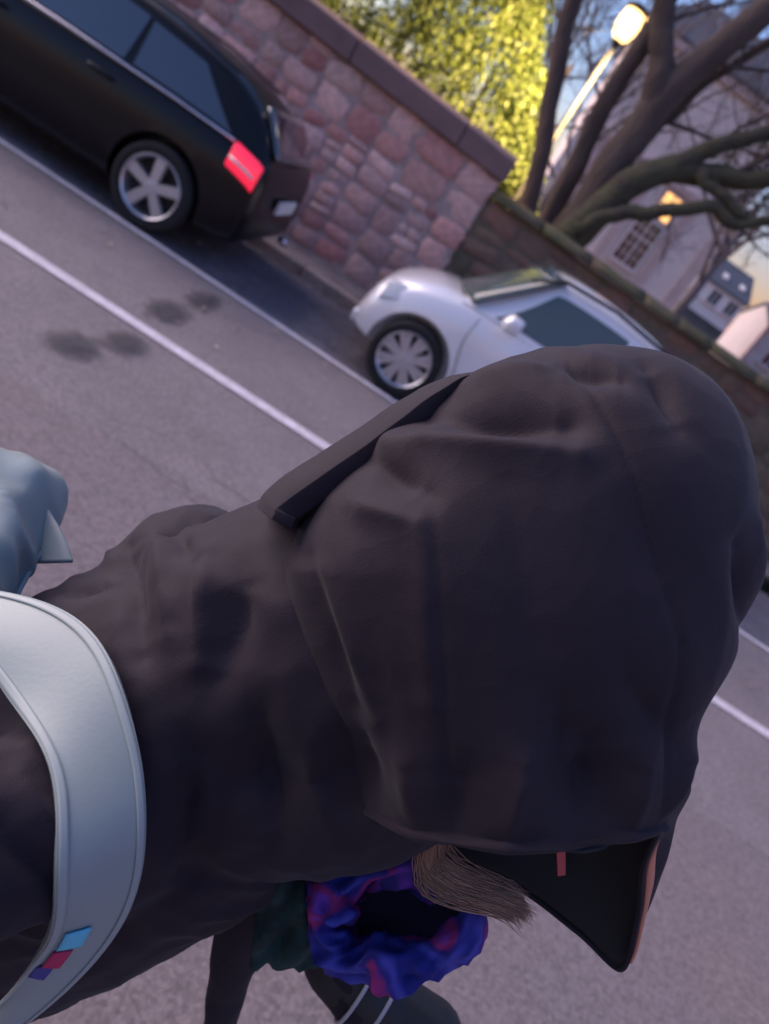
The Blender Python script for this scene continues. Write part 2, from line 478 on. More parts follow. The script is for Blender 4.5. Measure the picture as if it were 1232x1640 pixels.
# ------------------------------------------------------------------ trees
def wob(pts, n, amp, seed):
    P = spline(pts, n)
    for i in range(1, n - 1):
        v = Vector((i * .35, seed * 3.1, 0))
        P[i] += np.array([mnoise.noise(v), mnoise.noise(v + Vector((9, 0, 0))), mnoise.noise(v + Vector((0, 9, 5)))]) * amp
    return P
def grow(mb, p, d, length, r, depth, rr, up=.25, seg=5, kids=(2, 4), spread=.75):
    """a branch with side shoots, all in one mesh"""
    p = Vector(p); d = Vector(d).normalized()
    n = 4
    pts, rs = [p.copy()], [r]
    for i in range(n):
        d = (d + Vector((rr.gauss(0, .16), rr.gauss(0, .16), rr.gauss(0, .14) + up * .12))).normalized()
        p = p + d * (length / n)
        pts.append(p.copy()); rs.append(r * (1 - .72 * (i + 1) / n))
    mb.tube(pts, rs, seg if r > .012 else 3, cap=False)
    if depth <= 0: return
    for k in range(rr.randint(*kids)):
        t = rr.uniform(.25, 1.0); i = min(int(t * n), n - 1); q = pts[i].lerp(pts[i + 1], t * n - i)
        side = Vector((rr.gauss(0, 1), rr.gauss(0, 1), rr.gauss(0, 1) + up)).normalized()
        nd = (d * (1 - spread) + side * spread).normalized()
        grow(mb, q, nd, length * rr.uniform(.45, .72), r * rr.uniform(.35, .55), depth - 1, rr, up, seg, kids, spread)

YT = 10.0
tree = empty("bare_tree", (0.75, YT, -0.03))
tag(tree, "large bare tree with several thick stems rising behind the mossy wall", "tree")
def stem(name, pts, radii, m, seed, amp=.05):
    n = 4 * len(pts)
    P = wob(pts, n, amp, seed)
    Rr = spline([(r * .88,) for r in radii], n)[:, 0] * np.array([1 + .10 * mnoise.noise(Vector((i * .8, seed, 4))) for i in range(n)])
    b = MB(); b.tube([tuple(q - np.array([.75, YT, -.03])) for q in P], list(np.maximum(Rr, .004)), 14)
    o = b.build(name, m, tree, smooth=True)
    return o
trunkb = [(.72, YT, -.05), (.72, YT, .5), (.74, YT, 1.0)]
stem("trunk", [(.72, YT, -.05), (.70, YT, .45), (.72, YT + .02, .95), (.74, YT, 1.45)], [.55, .44, .38, .26], M_bark, 1)
stem("stem", [(.60, YT, 1.0), (.31, YT - .05, 1.94), (-.10, YT, 2.86), (-.50, YT + .05, 3.83), (-.95, YT + .1, 5.4), (-1.2, YT + .1, 7.2)], [.16, .125, .12, .115, .10, .05], M_bark, 2)
stem("stem", [(.68, YT + .15, 1.0), (.63, YT + .15, 1.98), (.46, YT + .2, 3.05), (.41, YT + .2, 3.97), (.22, YT + .3, 5.2), (.2, YT + .3, 7.4)], [.18, .14, .135, .13, .11, .05], M_bark, 3)
stem("stem", [(.80, YT - .10, .9), (.93, YT - .1, 2.09), (.885, YT - .1, 2.86), (.91, YT - .1, 3.48), (1.03, YT - .1, 4.06), (1.32, YT - .1, 4.9), (1.7, YT - .1, 6.6)], [.27, .225, .22, .21, .185, .16, .08], M_bark, 4)
stem("stem", [(.89, YT - .1, 3.35), (.72, YT - .1, 3.75), (.50, YT - .1, 4.10), (.18, YT - .1, 4.6), (-.1, YT, 6.0)], [.19, .155, .145, .13, .06], M_bark, 5)
stem("limb", [(.85, YT - .15, 1.5), (1.06, YT - .25, 2.25), (1.18, YT - .3, 2.70), (1.47, YT - .3, 3.02), (1.99, YT - .3, 3.27), (2.56, YT - .3, 3.60), (3.6, YT - .2, 4.3)], [.27, .22, .195, .165, .13, .10, .05], M_mossbark, 6)
stem("limb", [(1.35, YT - .3, 2.93), (1.52, YT - .3, 3.20), (1.70, YT - .3, 3.45), (2.2, YT - .3, 4.0), (2.9, YT - .2, 4.8)], [.13, .115, .105, .085, .04], M_mossbark, 7)
stem("limb", [(.95, YT - .3, 1.95), (1.12, YT - .4, 2.24), (1.4, YT - .45, 2.47), (1.68, YT - .5, 2.69), (2.01, YT - .5, 2.93), (2.37, YT - .5, 2.96), (2.85, YT - .5, 3.30), (3.6, YT - .4, 3.7)], [.16, .105, .095, .085, .085, .075, .06, .03], M_mossbark, 8)
stem("limb", [(1.70, YT - .4, 3.15), (1.85, YT - .45, 3.10), (2.1, YT - .48, 3.08), (2.43, YT - .5, 3.05)], [.09, .075, .07, .06], M_mossbark, 9)
stem("limb", [(.95, YT + .1, 1.6), (1.04, YT + .2, 2.32), (1.03, YT + .2, 3.02), (1.12, YT + .2, 3.45), (1.22, YT + .2, 3.9), (1.6, YT + .2, 4.7), (2.2, YT + .3, 5.6)], [.12, .095, .085, .08, .07, .055, .03], M_bark, 10)
b = MB(); rr = random.Random(5)
for (p, d, L_, r) in [((2.0, YT - .3, 3.3), (.5, 0, .5), 1.3, .035), ((2.5, YT - .3, 3.6), (.6, 0, .3), 1.4, .035), ((1.7, YT - .3, 3.45), (.2, 0, .8), 1.2, .03),
                      ((2.2, YT - .3, 4.0), (.6, 0, .5), 1.3, .03), ((1.68, YT - .5, 2.7), (.3, -.1, -.55), .75, .012), ((2.37, YT - .5, 2.96), (.7, 0, -.2), .7, .02),
                      ((1.3, YT - .1, 4.9), (.6, 0, .4), 1.5, .04), ((1.03, YT - .1, 4.06), (.7, .1, .35), 1.5, .03), ((.4, YT + .2, 4.0), (.3, .2, .8), 1.5, .03),
                      ((-.3, YT, 3.3), (-.6, .2, .5), 1.2, .022), ((-.1, YT, 2.9), (-.3, .3, .7), 1.0, .02), ((1.12, YT + .2, 3.45), (.6, .2, .4), 1.5, .03),
                      ((.18, YT - .1, 4.6), (.1, 0, 1), 1.6, .04), ((2.85, YT - .5, 3.3), (.7, 0, .3), 1.2, .025), ((2.1, YT - .48, 3.08), (.7, 0, .35), 1.0, .02)]:
    for rep in range(2):
        grow(b, Vector(p) - Vector((.75, YT, -.03)), Vector(d) + Vector((0, 0, .35 * rep)), L_ * (1 - .2 * rep), r * (1 - .4 * rep), 4, rr, seg=5, kids=(3, 5), spread=.62)
b.build("twigs", M_twig, tree, smooth=True)

def bare_tree(name, loc, hgt, seed, m, label, depth=5, r0=.2):
    t = empty(name, loc); tag(t, label, "tree", "bare trees far behind the wall")
    rr_ = random.Random(seed); b1 = MB(); b2 = MB()
    b1.tube([(0, 0, -.05), (.05, 0, hgt * .25), (0, .1, hgt * .5)], [r0, r0 * .8, r0 * .6], 8)
    b1.build("trunk", m, t, smooth=True)
    for k in range(9):
        z = hgt * rr_.uniform(.22, .5)
        grow(b2, (0.02, .05, z), (rr_.gauss(0, 1), rr_.gauss(0, .6), rr_.uniform(.4, 1.6)), hgt * rr_.uniform(.3, .5), r0 * .38, depth - 1, rr_, up=.6, seg=4, kids=(3, 5), spread=.6)
    b2.build("crown", m, t, smooth=True)
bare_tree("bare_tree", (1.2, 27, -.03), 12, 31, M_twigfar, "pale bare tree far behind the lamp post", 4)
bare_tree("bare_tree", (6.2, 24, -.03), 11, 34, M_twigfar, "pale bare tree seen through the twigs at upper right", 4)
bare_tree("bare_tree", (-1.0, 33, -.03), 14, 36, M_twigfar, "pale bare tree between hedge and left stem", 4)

def leaves(name, m, parent, centres, n, size, seed, normal_up=.3, flat=.6, up_dir=None):
    """thousands of small folded leaves spread over clump surfaces, one mesh"""
    g = np.random.default_rng(seed)
    C_ = np.array([c[:3] for c in centres]); Rr = np.array([c[3] for c in centres])
    w = Rr ** 2; idx = g.choice(len(C_), n, p=w / w.sum())
    d = g.normal(size=(n, 3)); d /= np.linalg.norm(d, axis=1)[:, None]
    pos = C_[idx] + d * (Rr[idx] * (0.55 + 0.5 * g.random(n) ** .6))[:, None]
    nrm = d + g.normal(size=(n, 3)) * flat + np.array([0, 0, normal_up]); nrm /= np.linalg.norm(nrm, axis=1)[:, None]
    t = g.normal(size=(n, 3)) if up_dir is None else np.array(up_dir) + g.normal(size=(n, 3)) * .5
    t -= nrm * (t * nrm).sum(1)[:, None]; t /= np.linalg.norm(t, axis=1)[:, None]
    bt = np.cross(nrm, t)
    s = size * (0.6 + 0.8 * g.random(n))[:, None]
    v = np.empty((n, 4, 3))
    v[:, 0] = pos - t * s
    v[:, 1] = pos + bt * s * .45 + nrm * s * .18
    v[:, 2] = pos + t * s
    v[:, 3] = pos - bt * s * .45 + nrm * s * .18
    me = bpy.data.meshes.new(name)
    me.vertices.add(n * 4); me.vertices.foreach_set("co", v.reshape(-1))
    me.loops.add(n * 4); me.loops.foreach_set("vertex_index", np.arange(n * 4, dtype=np.int32))
    me.polygons.add(n); me.polygons.foreach_set("loop_start", np.arange(0, n * 4, 4, dtype=np.int32)); me.polygons.foreach_set("loop_total", np.full(n, 4, dtype=np.int32))
    me.update(calc_edges=True)
    return link(name, me, m, parent, False)

hedge = empty("evergreen_hedge", (-3.2, 13.6, -.03))
tag(hedge, "tall yellow-green evergreen hedge lit by the street lamp above the wall", "hedge")
rr = random.Random(12); cl = []
for i in range(520):
    z = rr.uniform(.5, 5.6)
    xr = np.interp(z, [0, 2.2, 3.3, 3.9, 4.4, 5.6], [.9, .35, -.30, -.85, -1.05, -1.9])
    x = rr.uniform(-8.5, xr - .25) if i % 5 else xr - rr.uniform(.2, .5)
    y = 13.0 + abs(rr.gauss(0, .35)) + .25 * mnoise.noise(Vector((x * .9, z * .9, 2)))
    cl.append((x + 3.2, y - 13.6, z + .03, rr.uniform(.22, .48)))
leaves("foliage", M_leaf, hedge, cl, 130000, .045, 4, up_dir=(0, 0, 1.2))
b = MB()
for x in (-4.5, -2.6, -.9, .5, 2.0, 3.0):
    b.tube([(x, .4, 0), (x + .05, .4, 1.5), (x, .4, 4.0)], [.10, .07, .03], 7)
b.build("trunk", M_bark, hedge, smooth=True)
pine = empty("evergreen_tree", (5.1, 12.2, -.03))
tag(pine, "dark needle-leaved tree behind the mossy limbs at the right edge", "tree")
b = MB(); b.tube([(0, 0, 0), (.05, 0, 3), (-.05, 0, 6.5)], [.20, .15, .03], 9); b.build("trunk", M_mossbark, pine, smooth=True)
cl = []
rr = random.Random(77)
for i in range(90):
    z = rr.uniform(3.55, 6.4); q = rr.uniform(.15, 1.0) * (3.3 - (z - 3.5) * .5); a = rr.uniform(0, 6.28)
    cl.append((q * math.cos(a), q * .5 * math.sin(a), z - .12 * q, rr.uniform(.10, .26)))
leaves("crown", M_needle, pine, cl, 5200, .055, 6, flat=1.0)
b = MB()
for c in cl: b.tube([(0, 0, c[2] - .35), (c[0] * .6, c[1] * .6, c[2] - .1), c[:3]], [.02, .012, .005], 4)
b.build("branches", M_twig, pine, smooth=True)
# weeds at the kerb
wd = empty("kerb_weed", (4.9, 7.98, 0)); tag(wd, "dark green weed clump growing at the kerb by the right edge", "weed")
leaves("foliage", M_needle, wd, [(0, 0, .08, .10), (.18, .02, .07, .09), (-.16, 0, .06, .08), (.3, 0, .05, .07)], 500, .05, 9, up_dir=(0, 0, 1))

# ------------------------------------------------------------------ street lamp
YL = 11.0
lamp = empty("street_lamp", (.175, YL, -.25)); tag(lamp, "lit street lamp glowing orange between the tree stems", "street lamp")
b = MB(); b.tube([(0, 0, 0), (0, 0, 1.0), (0, 0, 1.02), (-.02, 0, 4.20)], [.06, .055, .034, .026], 12); b.build("post", M_lamppost, lamp, smooth=True)
b = MB(); b.tube([(-.02, 0, 4.13), (-.02, 0, 4.20), (-.02, 0, 4.22)], [.03, .05, .075], 12); b.build("collar", M_lamppost, lamp, smooth=True)
b = MB()
b.loft([[(-.02 + s_ * math.cos(a * .5236), s_ * math.sin(a * .5236), z) for a in range(12)] for s_, z in ((.12, 4.575), (.15, 4.58), (.14, 4.62), (.05, 4.66))])
b.build("lamp_housing", M_lamppost, lamp, smooth=True)
b = MB()
b.loft([[(-.02 + math.cos(a * .3927) * s_, math.sin(a * .3927) * s_, z) for a in range(16)] for s_, z in ((.06, 4.225), (.11, 4.27), (.14, 4.36), (.145, 4.46), (.12, 4.57))])
b.build("lamp_globe", M_globe, lamp, smooth=True)
b = MB()
b.loft([[(-.02 + math.cos(a * .5236) * s_, -.10 + math.sin(a * .5236) * s_ * .9, z) for a in range(12)] for s_, z in ((.02, 4.29), (.07, 4.33), (.085, 4.40), (.07, 4.47), (.02, 4.51))])
b.build("bulb", M_lamp, lamp, smooth=True)
b = MB()
b.loft([[(.30 + math.cos(a * .7854) * s_, -.05 + math.sin(a * .7854) * s_, z) for a in range(8)] for s_, z in ((.02, 4.36), (.045, 4.38), (.05, 4.43), (.03, 4.47))])
b.tube([(.30, -.05, 4.46), (.20, -.02, 4.50), (.12, 0, 4.585)], [.012, .012, .012], 6)
b.build("side_orb", M_globe, lamp, smooth=True)  # small orb and thin arm in the globe material
ld = bpy.data.lights.new("lamp_light", 'SPOT'); ld.energy = 135; ld.spot_size = rad(150); ld.spot_blend = .6; ld.color = (1.0, .64, .27); ld.shadow_soft_size = .32
lo = bpy.data.objects.new("lamp_light", ld); col.objects.link(lo); lo.parent = lamp; lo.location = (-.06, .26, 4.38); lo.rotation_euler = Vector((.35, -.40, .85)).to_track_quat('Z', 'Y').to_euler()

# ------------------------------------------------------------------ buildings
def win(parent, x, z, w, h, y, cols, rows, lit=False, thick=.07, sill=True):
    """opening frame with panes; y is the facade plane, camera side is -y"""
    t = empty("window", (x, y, z)); t.parent = parent
    fr = MB()
    fr.box(-w / 2 - .08, w / 2 + .08, -.05, .05, h / 2, h / 2 + .08); fr.box(-w / 2 - .08, w / 2 + .08, -.05, .05, -h / 2 - .08, -h / 2)
    fr.box(-w / 2 - .08, -w / 2, -.05, .05, -h / 2, h / 2); fr.box(w / 2, w / 2 + .08, -.05, .05, -h / 2, h / 2)
    fr.box(-thick / 2, thick / 2, -.045, .03, -h / 2, h / 2)
    if rows > 1: fr.box(-w / 2, -thick / 2 - .002, -.043, .03, h * .12 - thick / 2, h * .12 + thick / 2); fr.box(thick / 2 + .002, w / 2, -.043, .03, h * .12 - thick / 2, h * .12 + thick / 2)
    if cols > 2:
        for s in (-1, 1):
            fr.box(s * w / 4 - .016, s * w / 4 + .016, -.036, .02, -h / 2, h / 2)
            for k in (-.30, -.09, .31): fr.box(min(s * .04, s * w / 2), max(s * .04, s * w / 2), -.034, .02, h * k - .015, h * k + .015)
    fr.build("frame", M_white if not lit else M_trim, t)
    for s in (-1, 1):
        g = MB(); g.box(s * w / 4 - w / 4 + .004, s * w / 4 + w / 4 - .004, -.012, .018, -h / 2 + .002, h / 2 - .002)
        g.build("pane", M_lit if lit else M_wglass, t)
    if sill:
        g = MB(); g.box(-w / 2 - .18, w / 2 + .18, -.16, .02, -h / 2 - .24, -h / 2 - .085); g.build("sill", M_trim, t)
    return t
hall = empty("gabled_building", (7.6, 45, 0))
tag(hall, "pale gabled building with pink sandstone trim and a lit upper window", "building")
b = MB()
pr = [(-6.2, 0), (3.6, 0), (3.6, 12.6), (-6.2, 12.6)]
n = len(pr)
b.add([(x, 0, z) for x, z in pr] + [(x, 12, z) for x, z in pr], [tuple(range(n)), tuple(reversed(range(n, 2 * n)))] + [(k, n + k, n + (k + 1) % n, (k + 1) % n) for k in range(n)])
b.build("wall", M_plaster, hall)
b = MB()
lo_ = [(-6.5, -.3), (3.9, -.3), (3.9, 12.3), (-6.5, 12.3)]; hi_ = [(-4.0, 3.2), (1.4, 3.2), (1.4, 8.5), (-4.0, 8.5)]
b.loft([[(x, y, 12.62) for x, y in lo_], [(x, y, 12.80) for x, y in lo_], [(x, y, 15.5) for x, y in hi_]])
b.build("roof", M_slate, hall)
for (x0, x1, z0, z1, d) in [(3.02, 3.70, 0, 7.2, .10), (1.05, 1.55, 0, 7.2, .08), (-1.75, -1.25, 0, 7.2, .08), (-4.9, -4.3, 0, 7.2, .09)]:
    b = MB(); b.box(x0, x1, -d, .02, z0, z1); b.build("pilaster", M_trim, hall)
for (z0, z1, d) in [(7.22, 7.55, .20), (2.15, 2.40, .16), (12.2, 12.58, .26)]:
    b = MB(); b.box(-6.3, 3.78, -d, .02, z0, z1); b.build("cornice", M_trim, hall)
for x, z, w_, h_ in ((-.05, 4.17, 1.9, 2.95), (.12, 6.30, 1.35, 1.85)):
    b = MB(); b.box(x - w_ / 2, x - w_ / 2 + .2, -.05, .02, z - h_ / 2, z + h_ / 2); b.box(x + w_ / 2 - .2, x + w_ / 2, -.05, .02, z - h_ / 2, z + h_ / 2)
    b.box(x - w_ / 2 + .2, x + w_ / 2 - .2, -.05, .02, z + h_ / 2 - .2, z + h_ / 2); b.build("window_surround", M_trim, hall)
win(hall, -.05, 4.10, 1.45, 2.5, -.03, 4, 2)
win(hall, .12, 6.25, .95, 1.4, -.03, 2, 2, lit=True, sill=False)

house = empty("row_house", (0, 70, 0))
tag(house, "distant cream house with slate roof and three small skylights", "house")
b = MB(); b.box(17.2, 22.6, 0, 8, 0, 6.5); b.build("wall", M_housewall, house)
b = MB(); vs = [(17.0, -.25, 6.30), (22.8, -.25, 6.30), (22.8, 3.6, 8.55), (17.0, 3.6, 8.55), (17.0, 8.2, 6.30), (22.8, 8.2, 6.30),
                (17.0, -.25, 6.48), (22.8, -.25, 6.48), (22.8, 3.6, 8.75), (17.0, 3.6, 8.75), (17.0, 8.2, 6.48), (22.8, 8.2, 6.48)]
b.add(vs, [(0, 3, 2, 1), (3, 4, 5, 2), (6, 7, 8, 9), (9, 8, 11, 10), (0, 1, 7, 6), (4, 10, 11, 5), (0, 6, 9, 3), (3, 9, 10, 4), (1, 2, 8, 7), (2, 5, 11, 8)])
rf = b.build("roof", M_slate, house)
for x in (18.15, 19.95, 21.75):
    b = MB(); y = 1.15; z = 6.48 + (y + .25) * .5896
    b.add([(x - .22, y - .3, z - .15), (x + .22, y - .3, z - .15), (x + .22, y + .3, z + .20), (x - .22, y + .3, z + .20),
           (x - .22, y - .32, z - .02), (x + .22, y - .32, z - .02), (x + .22, y + .28, z + .33), (x - .22, y + .28, z + .33)],
          [(4, 5, 6, 7), (0, 1, 5, 4), (1, 2, 6, 5), (2, 3, 7, 6), (3, 0, 4, 7)])
    b.build("skylight", M_white, rf)
for x in (18.2, 20.0, 21.75): win(house, x, 5.45, .95, 1.15, -.03, 2, 1, sill=True)
for x in (18.3, 19.95, 21.6): win(house, x, 2.9, .95, 1.3, -.03, 2, 1)
b = MB(); b.box(16.9, 22.9, -3.0, -.1, 3.35, 3.6); b.box(17.0, 22.8, -2.9, -.12, 0, 3.33); b.build("porch_roof", M_slate, house)
gh = empty("grey_house", (0, 55, 0)); tag(gh, "grey rendered house with pink corner stones at the right edge", "house")
GX = 19.9
b = MB()
pr = [(0, 0), (0, 5.2), (3.2, 6.4), (6.4, 5.2), (6.4, 0)]
b.add([(GX, y, z) for y, z in pr] + [(GX + 9, y, z) for y, z in pr], [(0, 1, 2, 3, 4), (9, 8, 7, 6, 5)] + [(k, (k + 1) % 5 + 0 if k < 4 else 0, (k + 1) % 5 + 5, k + 5) for k in range(5)])
b.build("wall", M_greywall, gh)
b = MB()
for (ya, za, yb, zb) in ((-.25, 5.14, 3.2, 6.43), (6.65, 5.14, 3.2, 6.43)):
    vs = [(x, y, z + t) for t in (0, .18) for x in (GX - .12, GX + 9.2) for y, z in ((ya, za), (yb, zb))]
    b.add(vs, [(0, 1, 3, 2), (4, 6, 7, 5), (0, 2, 6, 4), (1, 5, 7, 3), (0, 4, 5, 1), (2, 3, 7, 6)])
b.build("roof", M_slate, gh)
for k in range(8):
    b = MB(); w_ = .55 if k % 2 else .38
    b.box(GX - .05, GX + w_, -.05, .30 if k % 2 else .45, .3 + k * .62, .3 + k * .62 + .59); b.build("corner_stone", M_trim, gh)
win(gh, GX + 1.7, 3.75, 1.0, 1.4, -.03, 2, 2)
win(gh, GX + 4.8, 3.75, 1.0, 1.4, -.03, 2, 2)

# ------------------------------------------------------------------ cars
def make_wheel(parent, x, y, r, side, spokes=5, rim_m=None, twin=False):
    """axle along y, outer face towards side (+1/-1)"""
    w = empty("wheel", (x, y, r)); w.parent = parent
    b = MB(); prof = [(-.10, r * .73), (-.11, r * .94), (-.085, r), (.085, r), (.11, r * .94), (.10, r * .73)]
    rings = [[(rr_ * math.cos(2 * math.pi * k / 32), yy * 1.0, rr_ * math.sin(2 * math.pi * k / 32)) for k in range(32)] for yy, rr_ in prof + [prof[0]]]
    b.loft(rings, True, False); b.build("tyre", M_tyre, w, smooth=True)
    b = MB()
    rings = [[(q * math.cos(2 * math.pi * k / 32), yy * side, q * math.sin(2 * math.pi * k / 32)) for k in range(32)] for yy, q in ((-.08, r * .73), (.10, r * .75), (.112, r * .725), (.098, r * .68), (-.02, r * .65))]
    b.loft(rings, True, False)
    b.loft([[(q * math.cos(2 * math.pi * k / 16), yy * side, q * math.sin(2 * math.pi * k / 16)) for k in range(16)] for yy, q in ((.02, r * .20), (.085, r * .19), (.095, r * .12))])
    for k in range(spokes):
        for off in ((-.14, .14) if twin else (0,)):
            a = 2 * math.pi * k / spokes + .3 + off
            c, s = math.cos(a), math.sin(a); wd_ = r * (.075 if twin else .13)
            def P(q, t, yy): return (c * q - s * t, yy * side, s * q + c * t)
            i0, i1 = r * .12, r * .69
            b.add([P(i0, -wd_, .045), P(i0, wd_, .045), P(i1, wd_ * 1.25, .055), P(i1, -wd_ * 1.25, .055), P(i0, -wd_ * .8, .092), P(i0, wd_ * .8, .092), P(i1, wd_, .088), P(i1, -wd_, .088)],
                  [(4, 5, 6, 7), (0, 1, 5, 4), (1, 2, 6, 5), (2, 3, 7, 6), (3, 0, 4, 7), (3, 2, 1, 0)])
    b.build("rim", rim_m or M_alloy, w, smooth=False)
    b = MB(); b.loft([[(r * .64 * math.cos(2 * math.pi * k / 24), yy * side, r * .64 * math.sin(2 * math.pi * k / 24)) for k in range(24)] for yy in (-.03, -.01)]); b.build("brake_disc", M_dplastic, w)
    return w

def car_body(parent, stations, paint, arches, wheel_r, hw_):
    """stations: (x, z_low, z_shoulder, half_width_factor, z_deck). Lofted shell with cut wheel arches."""
    S = spline(stations, 46)
    rings = []
    for x, zl, zs, hf, zd in S:
        w = hw_ * hf
        half = [(0, zl), (w * .80, zl), (w * .93, zl + .03), (w * .985, zl + .12), (w, zl + (zs - zl) * .42), (w * 1.0, zl + (zs - zl) * .62), (w * .985, zl + (zs - zl) * .80), (w * .955, zs - .035), (w * .925, zs), (w * .86, zs + (zd - zs) * .45), (w * .62, zs + (zd - zs) * .85), (0, zd)]
        ring = [(x, -a, c) for a, c in half] + [(x, a, c) for a, c in reversed(half[1:-1])]
        rings.append(ring)
    b = MB(); b.loft(rings)
    me = b.mesh("body"); o = bpy.data.objects.new("body", me); col.objects.link(o)
    cut = MB()
    for ax in arches:
        for sd in (-1, 1):
            rw = wheel_r + .055
            ringsc = [[(ax + rw * math.cos(2 * math.pi * k / 40), sd * yy, wheel_r + .01 + rw * math.sin(2 * math.pi * k / 40)) for k in range(40)] for yy in (hw_ - .30, hw_ + .2)]
            if sd > 0: ringsc = ringsc[::-1]
            cut.loft(ringsc)
    cme = cut.mesh("cut"); co = bpy.data.objects.new("cut", cme); col.objects.link(co)
    for ob in (o, co):
        bm = bmesh.new(); bm.from_mesh(ob.data); bmesh.ops.recalc_face_normals(bm, faces=bm.faces); bm.to_mesh(ob.data); bm.free()
    md = o.modifiers.new("arch", 'BOOLEAN'); md.operation = 'DIFFERENCE'; md.object = co; md.solver = 'EXACT'
    dg = bpy.context.evaluated_depsgraph_get()
    nm = bpy.data.meshes.new_from_object(o.evaluated_get(dg))
    bpy.data.objects.remove(o); bpy.data.objects.remove(co)
    nm.name = "body"
    body = link("body", nm, paint, parent, True)
    es = body.modifiers.new("es", 'EDGE_SPLIT'); es.split_angle = rad(28)
    return body

def cabin(parent, prof, paint, glass, wind, side_wins, rear, front_glass):
    """prof: (x, z_base, z_roof, half_base, half_roof); quads laid 6 mm proud for the glass"""
    S = spline(prof, 40)
    rings = []
    for x, zb, zr, hb, hr in S:
        half = [(hb, zb), (hb + (hr - hb) * .55, zb + (zr - zb) * .5), (hr + .02, zb + (zr - zb) * .84), (hr * .93, zb + (zr - zb) * .95), (hr * .6, zb + (zr - zb) * .995), (0, zr)]
        rings.append([(x, -a, c) for a, c in half] + [(x, a, c) for a, c in reversed(half[:-1])])
    b = MB(); b.loft(rings, True, True)
    o = b.build("cabin", paint, parent, smooth=True)
    es = o.modifiers.new("es", 'EDGE_SPLIT'); es.split_angle = rad(40)
    P = np.array(S)
    def at(x): return [np.interp(x, P[:, 0], P[:, k]) for k in range(1, 5)]
    def side_pt(x, t, sd, off):
        zb, zr, hb, hr = at(x)
        tt = min(max(t, 0), 1)
        if tt < .595: y = hb + (hr - hb) * .55 * tt / .595
        else: y = hb + (hr - hb) * .55 + ((hr + .02) - (hb + (hr - hb) * .55)) * (tt - .595) / .405
        z = zb + (zr - zb) * .84 * tt
        return (x, sd * (y + off), z)
    for (xa0, xa1, xb1, xb0, t0, t1) in side_wins:      # bottom-left, top-left, top-right, bottom-right x; heights as fraction
        for sd in (-1, 1):
            g = MB(); nx, nt_ = 10, 6; vs = []
            for i in range(nt_ + 1):
                t = t0 + (t1 - t0) * i / nt_
                xl = xa0 + (xa1 - xa0) * i / nt_; xr = xb0 + (xb1 - xb0) * i / nt_
                for j in range(nx + 1):
                    vs.append(side_pt(xl + (xr - xl) * j / nx, t, sd, .006))
            g.add(vs, [(i * (nx + 1) + j, i * (nx + 1) + j + 1, (i + 1) * (nx + 1) + j + 1, (i + 1) * (nx + 1) + j) for i in range(nt_) for j in range(nx)])
            g.build("side_window", glass, parent, smooth=True)
    for nm, q, gm in (("windscreen", wind, front_glass), ("rear_window", rear, glass)):
        g = MB(); nx, nt_ = 10, 6; vs = []
        (xb, zb_, wb), (xt, zt_, wt), off = q
        for i in range(nt_ + 1):
            t = i / nt_
            for j in range(nx + 1):
                u = -1 + 2 * j / nx
                vs.append((xb + (xt - xb) * t + off[0] * (1 - u * u * .75), u * (wb + (wt - wb) * t), zb_ + (zt_ - zb_) * t + off[1]))
        g.add(vs, [(i * (nx + 1) + j, i * (nx + 1) + j + 1, (i + 1) * (nx + 1) + j + 1, (i + 1) * (nx + 1) + j) for i in range(nt_) for j in range(nx)])
        o = g.build(nm, gm, parent, smooth=True)
        so = o.modifiers.new("so", 'SOLIDIFY'); so.thickness = .02; so.offset = 0
    return at

def pill(mb, p, q, r, seg=10):
    p, q = Vector(p), Vector(q); d = (q - p)
    mb.tube([p - d * .08, p, p + d * .15, q - d * .15, q, q + d * .08], [r * .3, r * .8, r, r, r * .8, r * .3], seg)

# black hatchback, nose to the left (local +x is the nose)
dc = empty("black_car", (-3.66, 7.02, 0.002), math.pi)
tag(dc, "black hatchback parked before the pink wall, red tail light towards the silver car", "car")
car_body(dc, [(-2.06, .42, .62, .80, .66), (-2.03, .32, .86, .90, .92), (-1.92, .26, .95, .96, 1.00), (-1.4, .20, .99, 1.0, 1.03), (-.4, .19, .97, 1.0, 1.0), (.6, .19, .94, 1.0, .97), (1.15, .20, .90, 1.0, .96), (1.6, .21, .82, .98, .91), (2.0, .26, .70, .92, .78), (2.14, .34, .56, .82, .60)], M_black, (-1.30, 1.32), .335, .90)
cabin(dc, [(-2.02, .90, .94, .74, .68), (-1.93, .93, 1.08, .78, .66), (-1.77, .96, 1.24, .80, .63), (-1.40, .98, 1.40, .82, .60), (-.6, .97, 1.49, .82, .60), (.15, .95, 1.49, .81, .59), (.55, .94, 1.38, .80, .58), (.95, .93, 1.12, .78, .60), (1.18, .92, .95, .76, .68)], M_black, M_cglass,
      ((1.17, .96, .70), (.52, 1.42, .55), (.01, .02)), [(-1.66, -1.22, -.74, -.78, .12, .90), (-.70, -.70, .10, .20, .10, .92), (.28, .16, .42, .80, .10, .88)], ((-2.00, .985, .64), (-1.74, 1.28, .54), (-.03, .03)), M_cglass)
